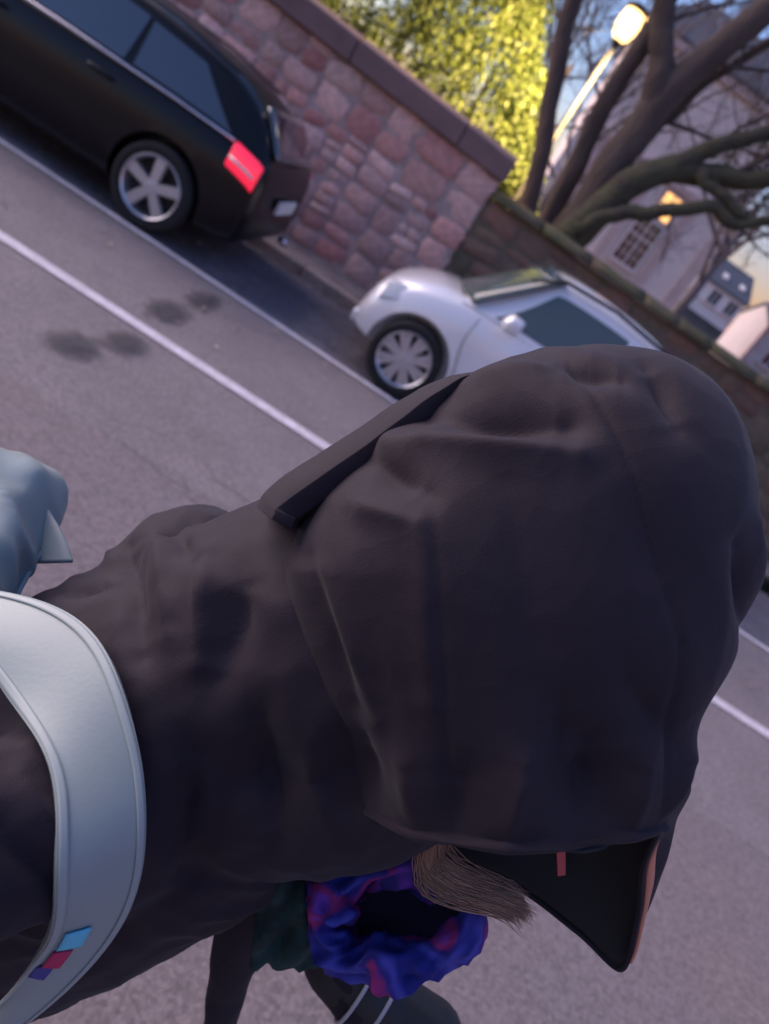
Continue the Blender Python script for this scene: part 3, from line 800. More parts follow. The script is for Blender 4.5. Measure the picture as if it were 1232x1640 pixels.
for sd in (-1, 1):
    make_wheel(dc, -1.30, sd * .80, .335, sd); make_wheel(dc, 1.32, sd * .80, .335, sd)
    b = MB(); b.loft([[(-1.76 + dx, sd * yy, z + zz) for yy, z in ((.84, .74), (.893, .77), (.875, .93), (.82, .955), (.76, .93), (.76, .77))] for dx, zz in ((.03, .04), (-.08, .02), (-.18, .0), (-.235, -.02))])
    tl = b.build("tail_light", M_redlens, dc, smooth=True, bevel=.01)
    b = MB(); b.loft([[(-1.75 + dx, sd * yy, z + zz) for yy, z in ((.86, .825), (.897, .83), (.892, .852), (.86, .855))] for dx, zz in ((.01, .035), (-.08, .02), (-.18, .0), (-.225, -.015))]); b.build("reversing_lens", M_clear, tl, smooth=True)
    b = MB(); b.tube([(-1.72, sd * .846, .985), (-1.2, sd * .862, .995), (-.2, sd * .862, .985), (.7, sd * .85, .965), (1.1, sd * .825, .945)], .014, 8); b.build("belt_trim", M_chrome, dc, smooth=True)
    b = MB(); b.tube([(-1.45, sd * .585, 1.39), (-.9, sd * .60, 1.475), (-.1, sd * .60, 1.495), (.35, sd * .575, 1.445)], .012, 8); b.build("roof_rail", M_dplastic, dc, smooth=True)
    for x in (-.62, .30):
        b = MB(); pill(b, (x - .09, sd * .915, .86), (x + .09, sd * .915, .86), .018); b.build("door_handle", M_black, dc, smooth=True)
    b = MB(); b.loft([[(.78 + dx, sd * (.86 + q * .20), 1.02 + zz) for dx, zz in ((-.05, -.06), (.06, -.05), (.08, .03), (.03, .07), (-.05, .06))] for q in (0, .4, .8, 1.0)]); b.build("wing_mirror", M_black, dc, smooth=True, bevel=.02)
    b = MB(); b.loft([[(1.80 + dx, sd * yy, z) for yy, z in ((.80, .60), (.86, .66), (.80, .76), (.55, .72), (.55, .62))] for dx in (0, .12, .26)]); b.build("headlight", M_clear, dc, smooth=True, bevel=.015)
b = MB(); b.loft([[(-1.98 - q, yy, z) for yy, z in ((-.70, .36), (.70, .36), (.73, .54), (-.73, .54))] for q in (0, .05, .075)]); b.build("rear_bumper", M_black, dc, smooth=True, bevel=.03)
b = MB(); b.box(-2.122, -2.09, -.26, .26, .60, .71); b.build("number_plate", M_plate, dc, bevel=.004)
b = MB(); b.tube([(-2.06, -.55, .30), (-2.15, -.55, .29)], .035, 12); b.build("exhaust_pipe", M_chrome, dc, smooth=True)

# small silver two-seater, nose to the left
wc = empty("silver_car", (.98, 7.00, 0.002), math.pi)
tag(wc, "small silver-white city car half hidden behind the hooded person", "car")
car_body(wc, [(-1.32, .40, .70, .82, .74), (-1.25, .28, .95, .92, .99), (-1.0, .22, 1.0, .98, 1.02), (-.3, .19, .98, 1.0, 1.0), (.3, .19, .96, 1.0, .99), (.62, .20, .95, 1.0, .98), (.95, .21, .89, .98, .97), (1.22, .24, .79, .94, .885), (1.42, .28, .65, .88, .74), (1.49, .34, .50, .74, .55)], M_silver, (-.90, .93), .315, .86)
cabin(wc, [(-1.28, .97, 1.0, .74, .70), (-1.22, .98, 1.22, .77, .66), (-1.05, .99, 1.45, .79, .63), (-.6, .98, 1.55, .80, .62), (0, .97, 1.56, .80, .62), (.22, .97, 1.50, .79, .61), (.45, .97, 1.30, .78, .61), (.68, .96, 1.06, .77, .64), (.80, .95, .97, .76, .70)], M_silver, M_cglass2,
      ((.66, .985, .775), (.10, 1.50, .635), (.22, .012)), [(-1.02, -.92, -.56, -.60, .12, .88), (-.52, -.52, .17, .50, .10, .90)], ((-1.30, 1.02, .64), (-1.12, 1.42, .56), (-.02, .015)), M_cglass2)
for sd in (-1, 1):
    make_wheel(wc, -.90, sd * .765, .315, sd, 8, None, True); make_wheel(wc, .93, sd * .765, .315, sd, 8, None, True)
    b = MB(); b.loft([[(1.16 + dx, sd * yy, z + zz) for yy, z in ((.74, .60), (.80, .66), (.74, .80), (.52, .79), (.50, .66))] for dx, zz in ((0, .02), (.12, .0), (.22, -.03))]); b.build("headlight", M_clear, wc, smooth=True, bevel=.015)
    b = MB(); b.loft([[(1.38 + dx, sd * yy, z) for yy, z in ((.62, .34), (.68, .39), (.64, .45), (.46, .44), (.46, .36))] for dx in (0, .07)]); b.build("fog_light", M_clear, wc, smooth=True, bevel=.01)
    b = MB(); b.loft([[(.36 + dx * k, sd * (.84 + q * .22), 1.04 + zz * k) for dx, zz in ((-.07, -.07), (.06, -.07), (.10, .0), (.05, .075), (-.07, .07))] for q, k in ((0, .35), (.3, .9), (.7, 1.05), (1.0, .7))]); b.build("wing_mirror", M_silver, wc, smooth=True, bevel=.02)
    for pts_ in ([(.60, sd * .852, .93), (.61, sd * .868, .70), (.52, sd * .862, .40)], [(-.56, sd * .86, .96), (-.58, sd * .872, .70), (-.52, sd * .862, .36)], [(.52, sd * .866, .37), (0, sd * .868, .35), (-.52, sd * .866, .35)]):
        b = MB(); b.tube([tuple(q) for q in spline(pts_, 10)], .004, 5); b.build("door_gap", M_dplastic, wc, smooth=True)
    b = MB(); pill(b, (-.42, sd * .875, .84), (-.24, sd * .875, .84), .018); b.build("door_handle", M_silver, wc, smooth=True)
    b = MB(); b.tube([(.42, sd * .70, 1.38), (.18, sd * .655, 1.515), (-.3, sd * .65, 1.545), (-.9, sd * .66, 1.49)], .016, 8); b.build("roof_seam", M_dplastic, wc, smooth=True)
    b = MB(); b.loft([[(-1.24 + dx, sd * yy, z) for yy, z in ((.70, .78), (.77, .82), (.76, .96), (.66, .96))] for dx in (.06, -.03, -.08)]); b.build("tail_light", M_redlens, wc, smooth=True, bevel=.01)
b = MB(); b.loft([[(1.36 + q, yy, z) for yy, z in ((-.66, .30), (.66, .30), (.70, .42), (-.70, .42))] for q in (0, .10, .15)]); b.build("front_bumper", M_silver, wc, smooth=True, bevel=.03)
b = MB(); b.box(1.475, 1.50, -.30, .30, .50, .60); b.build("grille", M_dplastic, wc, bevel=.008)
# ------------------------------------------------------------------ hooded person
def nylon(name, colr, rough=.74, crumple=.26):
    m = bpy.data.materials.new(name); m.use_nodes = True
    N, L = m.node_tree.nodes, m.node_tree.links; b_ = N["Principled BSDF"]
    b_.inputs["Roughness"].default_value = rough; b_.inputs["Specular IOR Level"].default_value = .22; b_.inputs["Sheen Weight"].default_value = .05
    tc = N.new("ShaderNodeTexCoord")
    nz = N.new("ShaderNodeTexNoise"); nz.inputs["Scale"].default_value = 9; nz.inputs["Detail"].default_value = 6; L.new(tc.outputs["Object"], nz.inputs["Vector"])
    rp = N.new("ShaderNodeValToRGB"); rp.color_ramp.elements[0].color = (*[c * .8 for c in colr], 1); rp.color_ramp.elements[1].color = (*[c * 1.2 for c in colr], 1)
    L.new(nz.outputs[0], rp.inputs[0]); L.new(rp.outputs[0], b_.inputs["Base Color"])
    ad = N.new("ShaderNodeVectorMath"); ad.operation = 'MULTIPLY_ADD'; ad.inputs[1].default_value = (.10, .10, .10)
    n2 = N.new("ShaderNodeTexNoise"); n2.inputs["Scale"].default_value = 7; n2.inputs["Detail"].default_value = 3; L.new(tc.outputs["Object"], n2.inputs["Vector"])
    L.new(n2.outputs["Color"], ad.inputs[0]); L.new(tc.outputs["Object"], ad.inputs[2])
    vz = N.new("ShaderNodeTexVoronoi"); vz.feature = 'SMOOTH_F1'; vz.inputs["Smoothness"].default_value = .35; vz.inputs["Scale"].default_value = 11; L.new(ad.outputs[0], vz.inputs["Vector"])
    v2 = N.new("ShaderNodeTexVoronoi"); v2.feature = 'F1'; v2.inputs["Scale"].default_value = 34; L.new(ad.outputs[0], v2.inputs["Vector"])
    mz = N.new("ShaderNodeMath"); mz.operation = 'MULTIPLY_ADD'; mz.inputs[1].default_value = .35; L.new(v2.outputs["Distance"], mz.inputs[0]); L.new(vz.outputs["Distance"], mz.inputs[2])
    b1 = N.new("ShaderNodeBump"); b1.inputs["Strength"].default_value = crumple; b1.inputs["Distance"].default_value = .012; L.new(mz.outputs[0], b1.inputs["Height"])
    n3 = N.new("ShaderNodeTexNoise"); n3.inputs["Scale"].default_value = 700; L.new(tc.outputs["Object"], n3.inputs["Vector"])
    b2 = N.new("ShaderNodeBump"); b2.inputs["Strength"].default_value = .25; b2.inputs["Distance"].default_value = .0012; L.new(n3.outputs[0], b2.inputs["Height"]); L.new(b1.outputs[0], b2.inputs["Normal"])
    L.new(b2.outputs[0], b_.inputs["Normal"])
    return m
M_cloth = nylon("jacket_cloth", (0.0170, 0.0122, 0.0195))
M_cloth2 = mat("trouser_cloth", (0.018, 0.018, 0.022), 0.8, bump=0.1, bscale=300, bdist=0.002)
M_lining = mat("hood_lining", (0.010, 0.010, 0.012), 0.8)
M_skin = mat("skin", (0.50, 0.30, 0.23), 0.55, var=0.06, scale=20)
M_hair = mat("brown_hair", (0.34, 0.19, 0.12), 0.6, var=0.25, scale=30)
M_orange = mat("orange_trim", (0.62, 0.24, 0.15), 0.7)
M_redtag = mat("red_tag", (0.60, 0.09, 0.10), 0.6)
M_glove = mat("glove", (0.012, 0.012, 0.014), 0.6, bump=0.1, bscale=200, bdist=0.002)
M_reflect = mat("reflective_strip", (0.38, 0.38, 0.40), 0.3)
M_sole = mat("shoe_sole", (0.25, 0.25, 0.25), 0.8)
M_mint = mat("mint_leatherette", (0.255, 0.31, 0.30), 0.42, var=0.05, scale=5, bump=0.08, bscale=260, bdist=0.002)
M_mint2 = mat("mint_piping", (0.29, 0.345, 0.335), 0.45)
M_cyan = mat("cyan_tag", (0.12, 0.52, 0.70), 0.6)
M_crim = mat("crimson_tag", (0.42, 0.02, 0.10), 0.6)
M_navy = mat("navy_tag", (0.05, 0.05, 0.25), 0.6)
M_teal = mat("teal_knit", (0.005, 0.030, 0.030), 0.9, var=0.5, scale=40, bump=0.6, bscale=120, bdist=0.004)

def scarf_mat():
    m = bpy.data.materials.new("patterned_scarf"); m.use_nodes = True
    N, L = m.node_tree.nodes, m.node_tree.links
    b_ = N["Principled BSDF"]; b_.inputs["Roughness"].default_value = .95; b_.inputs["Specular IOR Level"].default_value = .15
    tc = N.new("ShaderNodeTexCoord")
    nz = N.new("ShaderNodeTexNoise"); nz.inputs["Scale"].default_value = 15.0; nz.inputs["Detail"].default_value = 1.2
    L.new(tc.outputs["Object"], nz.inputs["Vector"])
    rp = N.new("ShaderNodeValToRGB"); rp.color_ramp.interpolation = 'EASE'
    e = rp.color_ramp.elements
    e[0].position = .34; e[0].color = (.02, .025, .19, 1)
    e[1].position = .70; e[1].color = (.04, .03, .16, 1)
    for p, c in ((.44, (.07, .07, .36, 1)), (.52, (.04, .03, .20, 1)), (.57, (.26, .03, .14, 1)), (.62, (.16, .05, .35, 1))):
        q = e.new(p); q.color = c
    L.new(nz.outputs[0], rp.inputs[0]); L.new(rp.outputs[0], b_.inputs["Base Color"])
    return m
M_scarf = scarf_mat()
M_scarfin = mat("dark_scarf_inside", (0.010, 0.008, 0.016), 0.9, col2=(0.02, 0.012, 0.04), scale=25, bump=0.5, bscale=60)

def remesh(mb, name, voxel, smooth_it=6):
    me = mb.mesh(name + "_src"); o = bpy.data.objects.new(name + "_src", me); col.objects.link(o)
    bm = bmesh.new(); bm.from_mesh(me); bmesh.ops.recalc_face_normals(bm, faces=bm.faces); bm.to_mesh(me); bm.free()
    r = o.modifiers.new("r", 'REMESH'); r.mode = 'VOXEL'; r.voxel_size = voxel; r.use_smooth_shade = True
    s = o.modifiers.new("s", 'SMOOTH'); s.factor = .5; s.iterations = smooth_it
    dg = bpy.context.evaluated_depsgraph_get()
    nm = bpy.data.meshes.new_from_object(o.evaluated_get(dg)); nm.name = name
    bpy.data.objects.remove(o)
    nm.materials.clear()
    return nm

def capsule(mb, pts, radii, seg=18, n=None):
    pts = [np.array(p, float) for p in pts]
    n = n or 5 * len(pts)
    P = spline(pts, n); R_ = spline([(r,) for r in radii], n)[:, 0]
    d0 = (P[0] - P[1]); d0 /= np.linalg.norm(d0); d1 = (P[-1] - P[-2]); d1 /= np.linalg.norm(d1)
    A = [P[0] + d0 * R_[0] * k for k in (.95, .7, .35)]; B = [P[-1] + d1 * R_[-1] * k for k in (.35, .7, .95)]
    ra = [R_[0] * k for k in (.3, .71, .93)]; rb = [R_[-1] * k for k in (.93, .71, .3)]
    mb.tube([tuple(q) for q in A + list(P) + B], ra + list(R_) + rb, seg)

FD, RT = np.array([.963, .27, 0]), np.array([.27, -.963, 0])     # facing, right-hand side
def torso(mb, secs, n=26, k=28):
    S = spline(secs, n); rings = []
    for x, y, z, hw_, hd in S:
        ring = []
        for j in range(k):
            a = 2 * math.pi * j / k; c, s = math.cos(a), math.sin(a)
            q = 1 / (abs(c) ** 2.4 + abs(s) ** 2.4) ** (1 / 2.4)
            ring.append(tuple(np.array([x, y, z]) + RT * (c * q * hw_) + FD * (s * q * hd)))
        rings.append(ring)
    mb.loft(rings)
def hand(mb, wrist, d, nrm, side, curl=.9, k=1.0):
    """palm, four curled fingers and a thumb rooted at the side of the palm"""
    w = Vector(wrist); d = Vector(d).normalized(); nrm = Vector(nrm); nrm = (nrm - d * nrm.dot(d)).normalized(); t = d.cross(nrm) * side
    capsule(mb, [w - d * .02, w + d * .03, w + d * .07 * k], [.025 * k, .030 * k, .034 * k], 12)
    for j, (off, L_) in enumerate(((-.030, .062), (-.010, .074), (.011, .070), (.030, .055))):
        capsule(mb, [w + d * .03 + t * off * .5, w + d * .085 * k + t * off], [.013 * k, .012 * k], 10)
        p = w + d * .085 * k + t * off; dd = d.copy(); pts = [p]
        for q in range(3):
            dd = (dd * math.cos(curl * .75) + nrm * math.sin(curl * .75)); dd.normalize()
            nn = nrm - dd * nrm.dot(dd)
            p = p + dd * L_ * k * (.45, .32, .25)[q]; pts.append(p)
            nrm_l = nrm
        capsule(mb, pts, [.0098 * k, .0092 * k, .0085 * k, .0072 * k], 10)
    p = w + d * .03 - t * .024
    capsule(mb, [p, p - t * .03 + d * .025 + nrm * .012, p - t * .032 + d * .055 + nrm * .03], [.013 * k, .011 * k, .0085 * k], 10)

person = empty("person", (-.05, .56, 0.008))
tag(person, "person in dark hooded rain jacket and patterned scarf, head bowed, seen from close above", "person")
OFF = Vector((.05, -.56, -.008))
def reloc(me):
    me.transform(Matrix.Translation(OFF)); return me

HA, HB, HS = np.array([.836, .139, .531]), np.array([.540, -.378, -.752]), np.array([-.096, -.915, .391])   # crown, face, right side of the head
HC = np.array([.174, .562, 1.486])
def HL(a, b_, s): return HC + HA * a + HB * b_ + HS * s

# joints
NECK = (.045, .555, 1.30)
R_SH, R_EL, R_WR = (-.02, .445, 1.155), (-.17, .22, 1.13), (-.11, -.02, 1.34)
L_SH, L_EL, L_WR = (-.055, .725, 1.19), (.10, .765, .965), (.375, .600, .915)
R_HIP, R_KN, R_AN = (-.10, .47, .80), (-.01, .46, .44), (-.13, .46, .095)
L_HIP, L_KN, L_AN = (-.14, .66, .80), (-.16, .68, .44), (-.34, .69, .13)

# body: one continuous figure (head with features, torso, limbs, hands)
b = MB()
hcn = HL(-.005, .03, 0)
capsule(b, [tuple(HL(-.06, .02, 0)), tuple(HL(.03, -.005, 0))], [.078, .085], 20)
capsule(b, [tuple(HL(-.075, .075, 0)), tuple(HL(-.03, .06, 0))], [.042, .06], 16)
capsule(b, [tuple(HL(.0, .10, 0)), tuple(HL(-.035, .118, 0))], [.010, .014], 10)                      # nose
capsule(b, [tuple(HL(.022, .085, .035)), tuple(HL(.022, .085, -.035))], [.012, .012], 10)              # brow
for s in (-1, 1):
    capsule(b, [tuple(HL(.005, .0, s * .083)), tuple(HL(-.03, .0, s * .080))], [.014, .011], 10)       # ears
capsule(b, [tuple(HL(-.09, .0, 0)), NECK, (.0, .56, 1.2)], [.055, .058, .08], 16)
torso(b, [(-.10, .575, .76, .14, .09), (-.085, .575, .95, .12, .09), (-.04, .58, 1.10, .125, .09), (.0, .58, 1.20, .12, .08), (.02, .575, 1.25, .08, .07)])
capsule(b, [R_SH, R_EL, R_WR], [.052, .042, .030], 14); capsule(b, [L_SH, L_EL, L_WR], [.050, .042, .030], 14)
capsule(b, [(-.02, .52, 1.18), R_SH], [.06, .055], 14); capsule(b, [(-.02, .60, 1.19), L_SH], [.06, .052], 14)
capsule(b, [R_HIP, R_KN, R_AN], [.085, .058, .042], 16); capsule(b, [L_HIP, L_KN, L_AN], [.085, .058, .042], 16)
hand(b, R_WR, (.28, -.22, .9), (.2, .9, .1), 1, .8)
hand(b, L_WR, (.92, -.2, .05), (-.05, 0, -1), 1, .9, .92)
body = link("body", reloc(remesh(b, "body", .0075, 3)), M_skin, person)
for s in (-1, 1):
    e = MB(); capsule(e, [tuple(HL(.004, .083, s * .031)), tuple(HL(.004, .085, s * .0312))], [.0115, .0115], 12)
    link("eye", reloc(e.mesh("eye")), M_white, person)
e = MB(); capsule(e, [tuple(HL(-.062, .108, .018)), tuple(HL(-.063, .113, 0)), tuple(HL(-.062, .108, -.018))], [.004, .006, .004], 8)
link("mouth", reloc(e.mesh("mouth")), M_redtag, person)

# cloth folds: (p0, p1, width, depth) with negative depth for a valley
def seg_dist(P, a, c, axis, sq):
    a = np.array(a); c = np.array(c); ab = c - a
    Q = P - a; Q = Q - np.outer(Q @ axis, axis) * (1 - sq); abp = ab - axis * (ab @ axis) * (1 - sq)
    t = np.clip(Q @ abp / max(abp @ abp, 1e-9), 0, 1)
    D = Q - np.outer(t, abp)
    return np.linalg.norm(D, axis=1), t
def fold_mesh(me, folds, axis, sq, noise_amp, nscale, seed, rim_fade=None):
    n = len(me.vertices)
    co = np.empty(n * 3); me.vertices.foreach_get("co", co); co = co.reshape(-1, 3)
    no = np.empty(n * 3); me.vertex_normals.foreach_get("vector", no); no = no.reshape(-1, 3)
    disp = np.zeros(n)
    vis = np.clip((no @ axis) * 2.5 + .6, 0, 1)
    for p0, p1, w, dpt in folds:
        d, t = seg_dist(co, p0, p1, axis, sq)
        env = .35 + .65 * np.sin(np.pi * np.clip(t, .08, .92))
        disp += dpt * (.55 * np.exp(-(d / w) ** 2) + .45 / (1 + (d / (w * .45)) ** 2) ** 1.5) * env * vis
    loc = np.stack([co @ HA * nscale[0], co @ HB * nscale[1], co @ HS * nscale[2]], 1)
    for i in range(n):
        v = Vector(loc[i]) + Vector((seed, 0, 0))
        w_ = mnoise.noise(v * .5) * 1.3
        q = mnoise.noise(Vector((v.x + w_, v.y - w_ * .6, v.z + w_)))
        disp[i] += noise_amp * ((1 - abs(q) * 2.4) * .8 + .35 * mnoise.noise(v * 2.6))
    if rim_fade is not None:
        bb = (co - HC) @ HB
        disp *= np.clip((rim_fade[1] - bb) / (rim_fade[1] - rim_fade[0]), .12, 1)
    co = co + no * disp[:, None]
    me.vertices.foreach_set("co", co.reshape(-1)); me.update()

# jacket
b = MB()
torso(b, [(-.125, .57, .66, .215, .165), (-.12, .57, .78, .205, .16), (-.095, .570, .95, .185, .150), (-.045, .575, 1.10, .185, .145), (-.015, .575, 1.19, .165, .125), (.012, .573, 1.255, .13, .11), (.035, .57, 1.31, .11, .10), (.055, .565, 1.345, .10, .09)])
capsule(b, [(.0, .585, 1.20), (.06, .585, 1.28), (.11, .58, 1.35), (.14, .58, 1.40)], [.13, .138, .136, .12], 22)
capsule(b, [(.03, .565, 1.10), (.09, .56, 1.18), (.15, .55, 1.25), (.19, .545, 1.32)], [.11, .115, .112, .10], 20)
capsule(b, [(-.03, .54, 1.165), R_SH, (-.08, .35, 1.145), R_EL, (-.165, .12, 1.20), R_WR], [.088, .074, .068, .064, .058, .050], 20)
capsule(b, [(-.03, .60, 1.17), L_SH, (.0, .76, 1.10), L_EL, (.20, .71, .945), L_WR], [.10, .088, .078, .066, .056, .046], 20)
capsule(b, [(.08, .585, 1.10), (.14, .584, 1.055), (.18, .576, .995), (.206, .567, .93), (.229, .563, .849), (.257, .561, .775), (.29, .559, .70)], [.05, .055, .042, .032, .022, .017, .014], 14)   # jacket front hanging open
capsule(b, [(.09, .55, 1.08), (.045, .56, .98), (.0, .56, .88), (-.05, .56, .78)], [.10, .115, .125, .13], 20)
jm = remesh(b, "jacket", .0052, 7)
JF = [((-.130, .65, 1.239), (-.046, .557, 1.201), .017, -.019), ((-.107, .654, 1.261), (-.037, .558, 1.232), .013, .010), ((-.156, .604, 1.182), (-.109, .595, 1.223), .013, -.014),
      ((-.007, .557, 1.313), (.018, .511, 1.265), .018, -.017), ((-.046, .597, 1.297), (-.003, .529, 1.249), .013, .013), ((-.09, .654, 1.265), (-.052, .607, 1.266), .009, -.010),
      ((-.161, .684, 1.215), (-.134, .655, 1.206), .010, .008), ((.003, .541, 1.382), (.09, .473, 1.347), .012, -.006), ((-.052, .342, 1.209), (.008, .344, 1.176), .011, -.012),
      ((-.063, .356, 1.238), (-.013, .358, 1.205), .011, .008), ((.058, .488, 1.27), (.129, .484, 1.177), .016, -.020), ((.098, .472, 1.294), (.168, .474, 1.214), .014, .010), ((.031, .501, 1.193), (.085, .491, 1.08), .018, -.020)]
JAX = np.array([.028, -.721, .693])
fold_mesh(jm, JF, JAX, .0, .0050, (15, 9, 11), 2.0)
jacket = link("jacket", reloc(jm.copy()), M_cloth, person)

# hood: shell from the back of the head round to the face opening
PX = .000458
def interp_c(ph, tab):
    xs_ = [r[0] for r in tab] + [tab[0][0] + 360]; xs_ = np.array(xs_, float)
    out = []
    for k in range(1, len(tab[0])):
        ys = np.array([r[k] for r in tab] + [tab[0][k]], float)
        # periodic Catmull-Rom
        n_ = len(tab); i = int(np.searchsorted(xs_, ph, side='right') - 1); i = min(max(i, 0), n_ - 1)
        u = (ph - xs_[i]) / (xs_[i + 1] - xs_[i])
        p0, p1, p2, p3 = ys[(i - 1) % n_], ys[i], ys[(i + 1) % n_], ys[(i + 2) % n_]
        out.append(.5 * (2 * p1 + (p2 - p0) * u + (2 * p0 - 5 * p1 + 4 * p2 - p3) * u * u + (3 * p1 - p0 - 3 * p2 + p3) * u ** 3))
    return out
RIM = [(0, .104, .255, -.004), (25, .098, .205, .045), (50, .085, .186, .085), (90, .0, .184, .118), (135, -.085, .188, .090), (180, -.13, .205, .0), (225, -.075, .275, -.085), (270, .012, .318, -.105), (305, .068, .350, -.082), (330, .100, .366, -.050), (345, .106, .312, -.025)]
NP, NT = 320, 170
grid = []
for i in range(NT):
    t = i / (NT - 1)
    for j in range(NP):
        ph = 360 * j / NP; c, s = math.cos(rad(ph)), math.sin(rad(ph))
        ra = .174 if c > 0 else .190
        rs = .150
        ex = 2.25
        rho = 1 / ((abs(c) / ra) ** ex + (abs(s) / rs) ** ex) ** (1 / ex)
        ne = 2.25 + (-.55 * max(0, -c))
        if t < .48:
            psi = (t / .48) * math.pi / 2
            rr_ = rho * math.sin(psi) ** (2 / ne); bb = -.176 * math.cos(psi) ** (2 / ne)
            a_ = rr_ * c + .045 * math.cos(psi) ** 1.2; s_ = rr_ * s
        else:
            u = (t - .48) / .52
            ar, br, sr = interp_c(ph, RIM)
            h0 = 2 * u ** 3 - 3 * u ** 2 + 1; h1 = u ** 3 - 2 * u ** 2 + u; h2 = -2 * u ** 3 + 3 * u ** 2; h3 = u ** 3 - u ** 2
            a_ = h0 * rho * c + h2 * ar + h3 * (-.03 * c)
            s_ = h0 * rho * s + h2 * sr + h3 * (-.03 * s)
            bb = h1 * .17 + h2 * br + h3 * .12
            q = math.exp(-((u - .76) / .10) ** 2) * max(0, c) ** 2 * .014 - math.exp(-((u - .50) / .13) ** 2) * max(0, c) ** 2 * .010
            a_ += q
            if u > .93: s_ *= 1 + .05 * math.sin((u - .93) / .07 * math.pi); a_ *= 1 + .02 * math.sin((u - .93) / .07 * math.pi)
        grid.append(tuple(HL(a_, bb, s_)))
fs = [(i * NP + j, i * NP + (j + 1) % NP, (i + 1) * NP + (j + 1) % NP, (i + 1) * NP + j) for i in range(NT - 1) for j in range(NP)]
b = MB(); b.add(grid, fs); hm = b.mesh("hood")
bm = bmesh.new(); bm.from_mesh(hm); bmesh.ops.remove_doubles(bm, verts=bm.verts, dist=1e-5); bmesh.ops.recalc_face_normals(bm, faces=bm.faces)
bm.to_mesh(hm); bm.free()
v0 = hm.vertices[len(hm.vertices) // 2]
if (Vector(HC) - v0.co).dot(v0.normal) > 0: hm.flip_normals()
def hp(x, y): return tuple(HL((x - 830) * PX, (y - 905) * PX, .12))
HF = [(hp(655, 650), hp(850, 685), .020, -.024), (hp(600, 705), hp(860, 728), .014, .013), (hp(860, 585), hp(945, 612), .013, -.014), (hp(720, 600), hp(850, 588), .011, .008),
      (hp(995, 590), hp(1015, 690), .016, -.012), (hp(570, 730), hp(645, 785), .013, -.014), (hp(540, 800), hp(640, 830), .012, .008), (hp(1110, 860), hp(1165, 1000), .014, -.013), (hp(1165, 830), hp(1195, 960), .010, .008),
      (hp(640, 790), hp(655, 1080), .016, .006), (hp(760, 770), hp(800, 1040), .03, -.006), (hp(880, 1150), hp(895, 1320), .030, -.030), (hp(790, 1160), hp(760, 1340), .016, .014),
      (hp(970, 1180), hp(955, 1340), .016, .013), (hp(1110, 1210), hp(1035, 1320), .015, -.020), (hp(1055, 1190), hp(1000, 1310), .013, .011), (hp(700, 1200), hp(690, 1350), .015, -.016), (hp(545, 1180), hp(575, 1310), .020, -.020), (hp(620, 1180), hp(645, 1330), .018, .013),
      (hp(655, 720), hp(690, 1330), .0035, -.0025), (hp(870, 560), hp(1010, 1000), .0035, -.003), (hp(1010, 1000), hp(1000, 1330), .0035, -.003), (hp(1015, 1290), hp(1015, 1350), .006, -.012), (hp(900, 760), hp(985, 930), .035, -.007), (hp(470, 880), hp(545, 1110), .013, -.010), (hp(500, 900), hp(580, 1120), .012, .006), (hp(830, 1090), hp(840, 1200), .02, -.010), (hp(930, 1050), hp(1010, 1150), .02, -.008)]
fold_mesh(hm, HF, HS, .04, .0024, (13, 6, 9), 5.0, (.13, .19))
hood = link("hood", reloc(hm), M_cloth, person)
hm.materials.append(M_lining)
so = hood.modifiers.new("solid", 'SOLIDIFY'); so.thickness = .004; so.offset = -1; so.material_offset = 1
# stiff flap along the back of the hood
b = MB(); path = [(-438, -92), (-415, -126), (-300, -205), (-200, -276), (-130, -318), (-80, -330)]
P = spline([(x * PX * 1.0, y * PX) for x, y in path], 26)
rings = []
for i in range(len(P)):
    a_, bb = P[i]; q = P[min(i + 1, len(P) - 1)] - P[max(i - 1, 0)]; q /= np.linalg.norm(q); nx_, ny_ = q[1], -q[0]
    th = .018 * (1 - .85 * (i / (len(P) - 1)) ** 3); f = 1 if i else .96
    w0, w1 = -.07, .062 - .02 * (i / (len(P) - 1))
    ring = []
    for (tt, ss) in ((-1.0, w0), (.95 * f, w0 + .004), (1.03 * f, (w0 + w1) / 2 - .01), (1.0 * f, w1 - .035), (.90 * f, w1 - .024), (.45, w1 - .004), (-.1, w1 + .008), (-1.0, w1 + .004)):
        wv = .0016 * mnoise.noise(Vector((i * .35, tt * 3, ss * 20)))
        ring.append(tuple(HL(a_ + nx_ * (th * (tt - .45) + wv), bb + ny_ * (th * (tt - .45) + wv), ss)))
    rings.append(ring)
b.loft(rings)
me = b.mesh("hood_flap"); bm = bmesh.new(); bm.from_mesh(me); bmesh.ops.recalc_face_normals(bm, faces=bm.faces); bm.to_mesh(me); bm.free()
o = link("hood_flap", reloc(me), M_cloth, person); bv = o.modifiers.new("bevel", 'BEVEL'); bv.width = .003; bv.segments = 2; bv.limit_method = 'ANGLE'
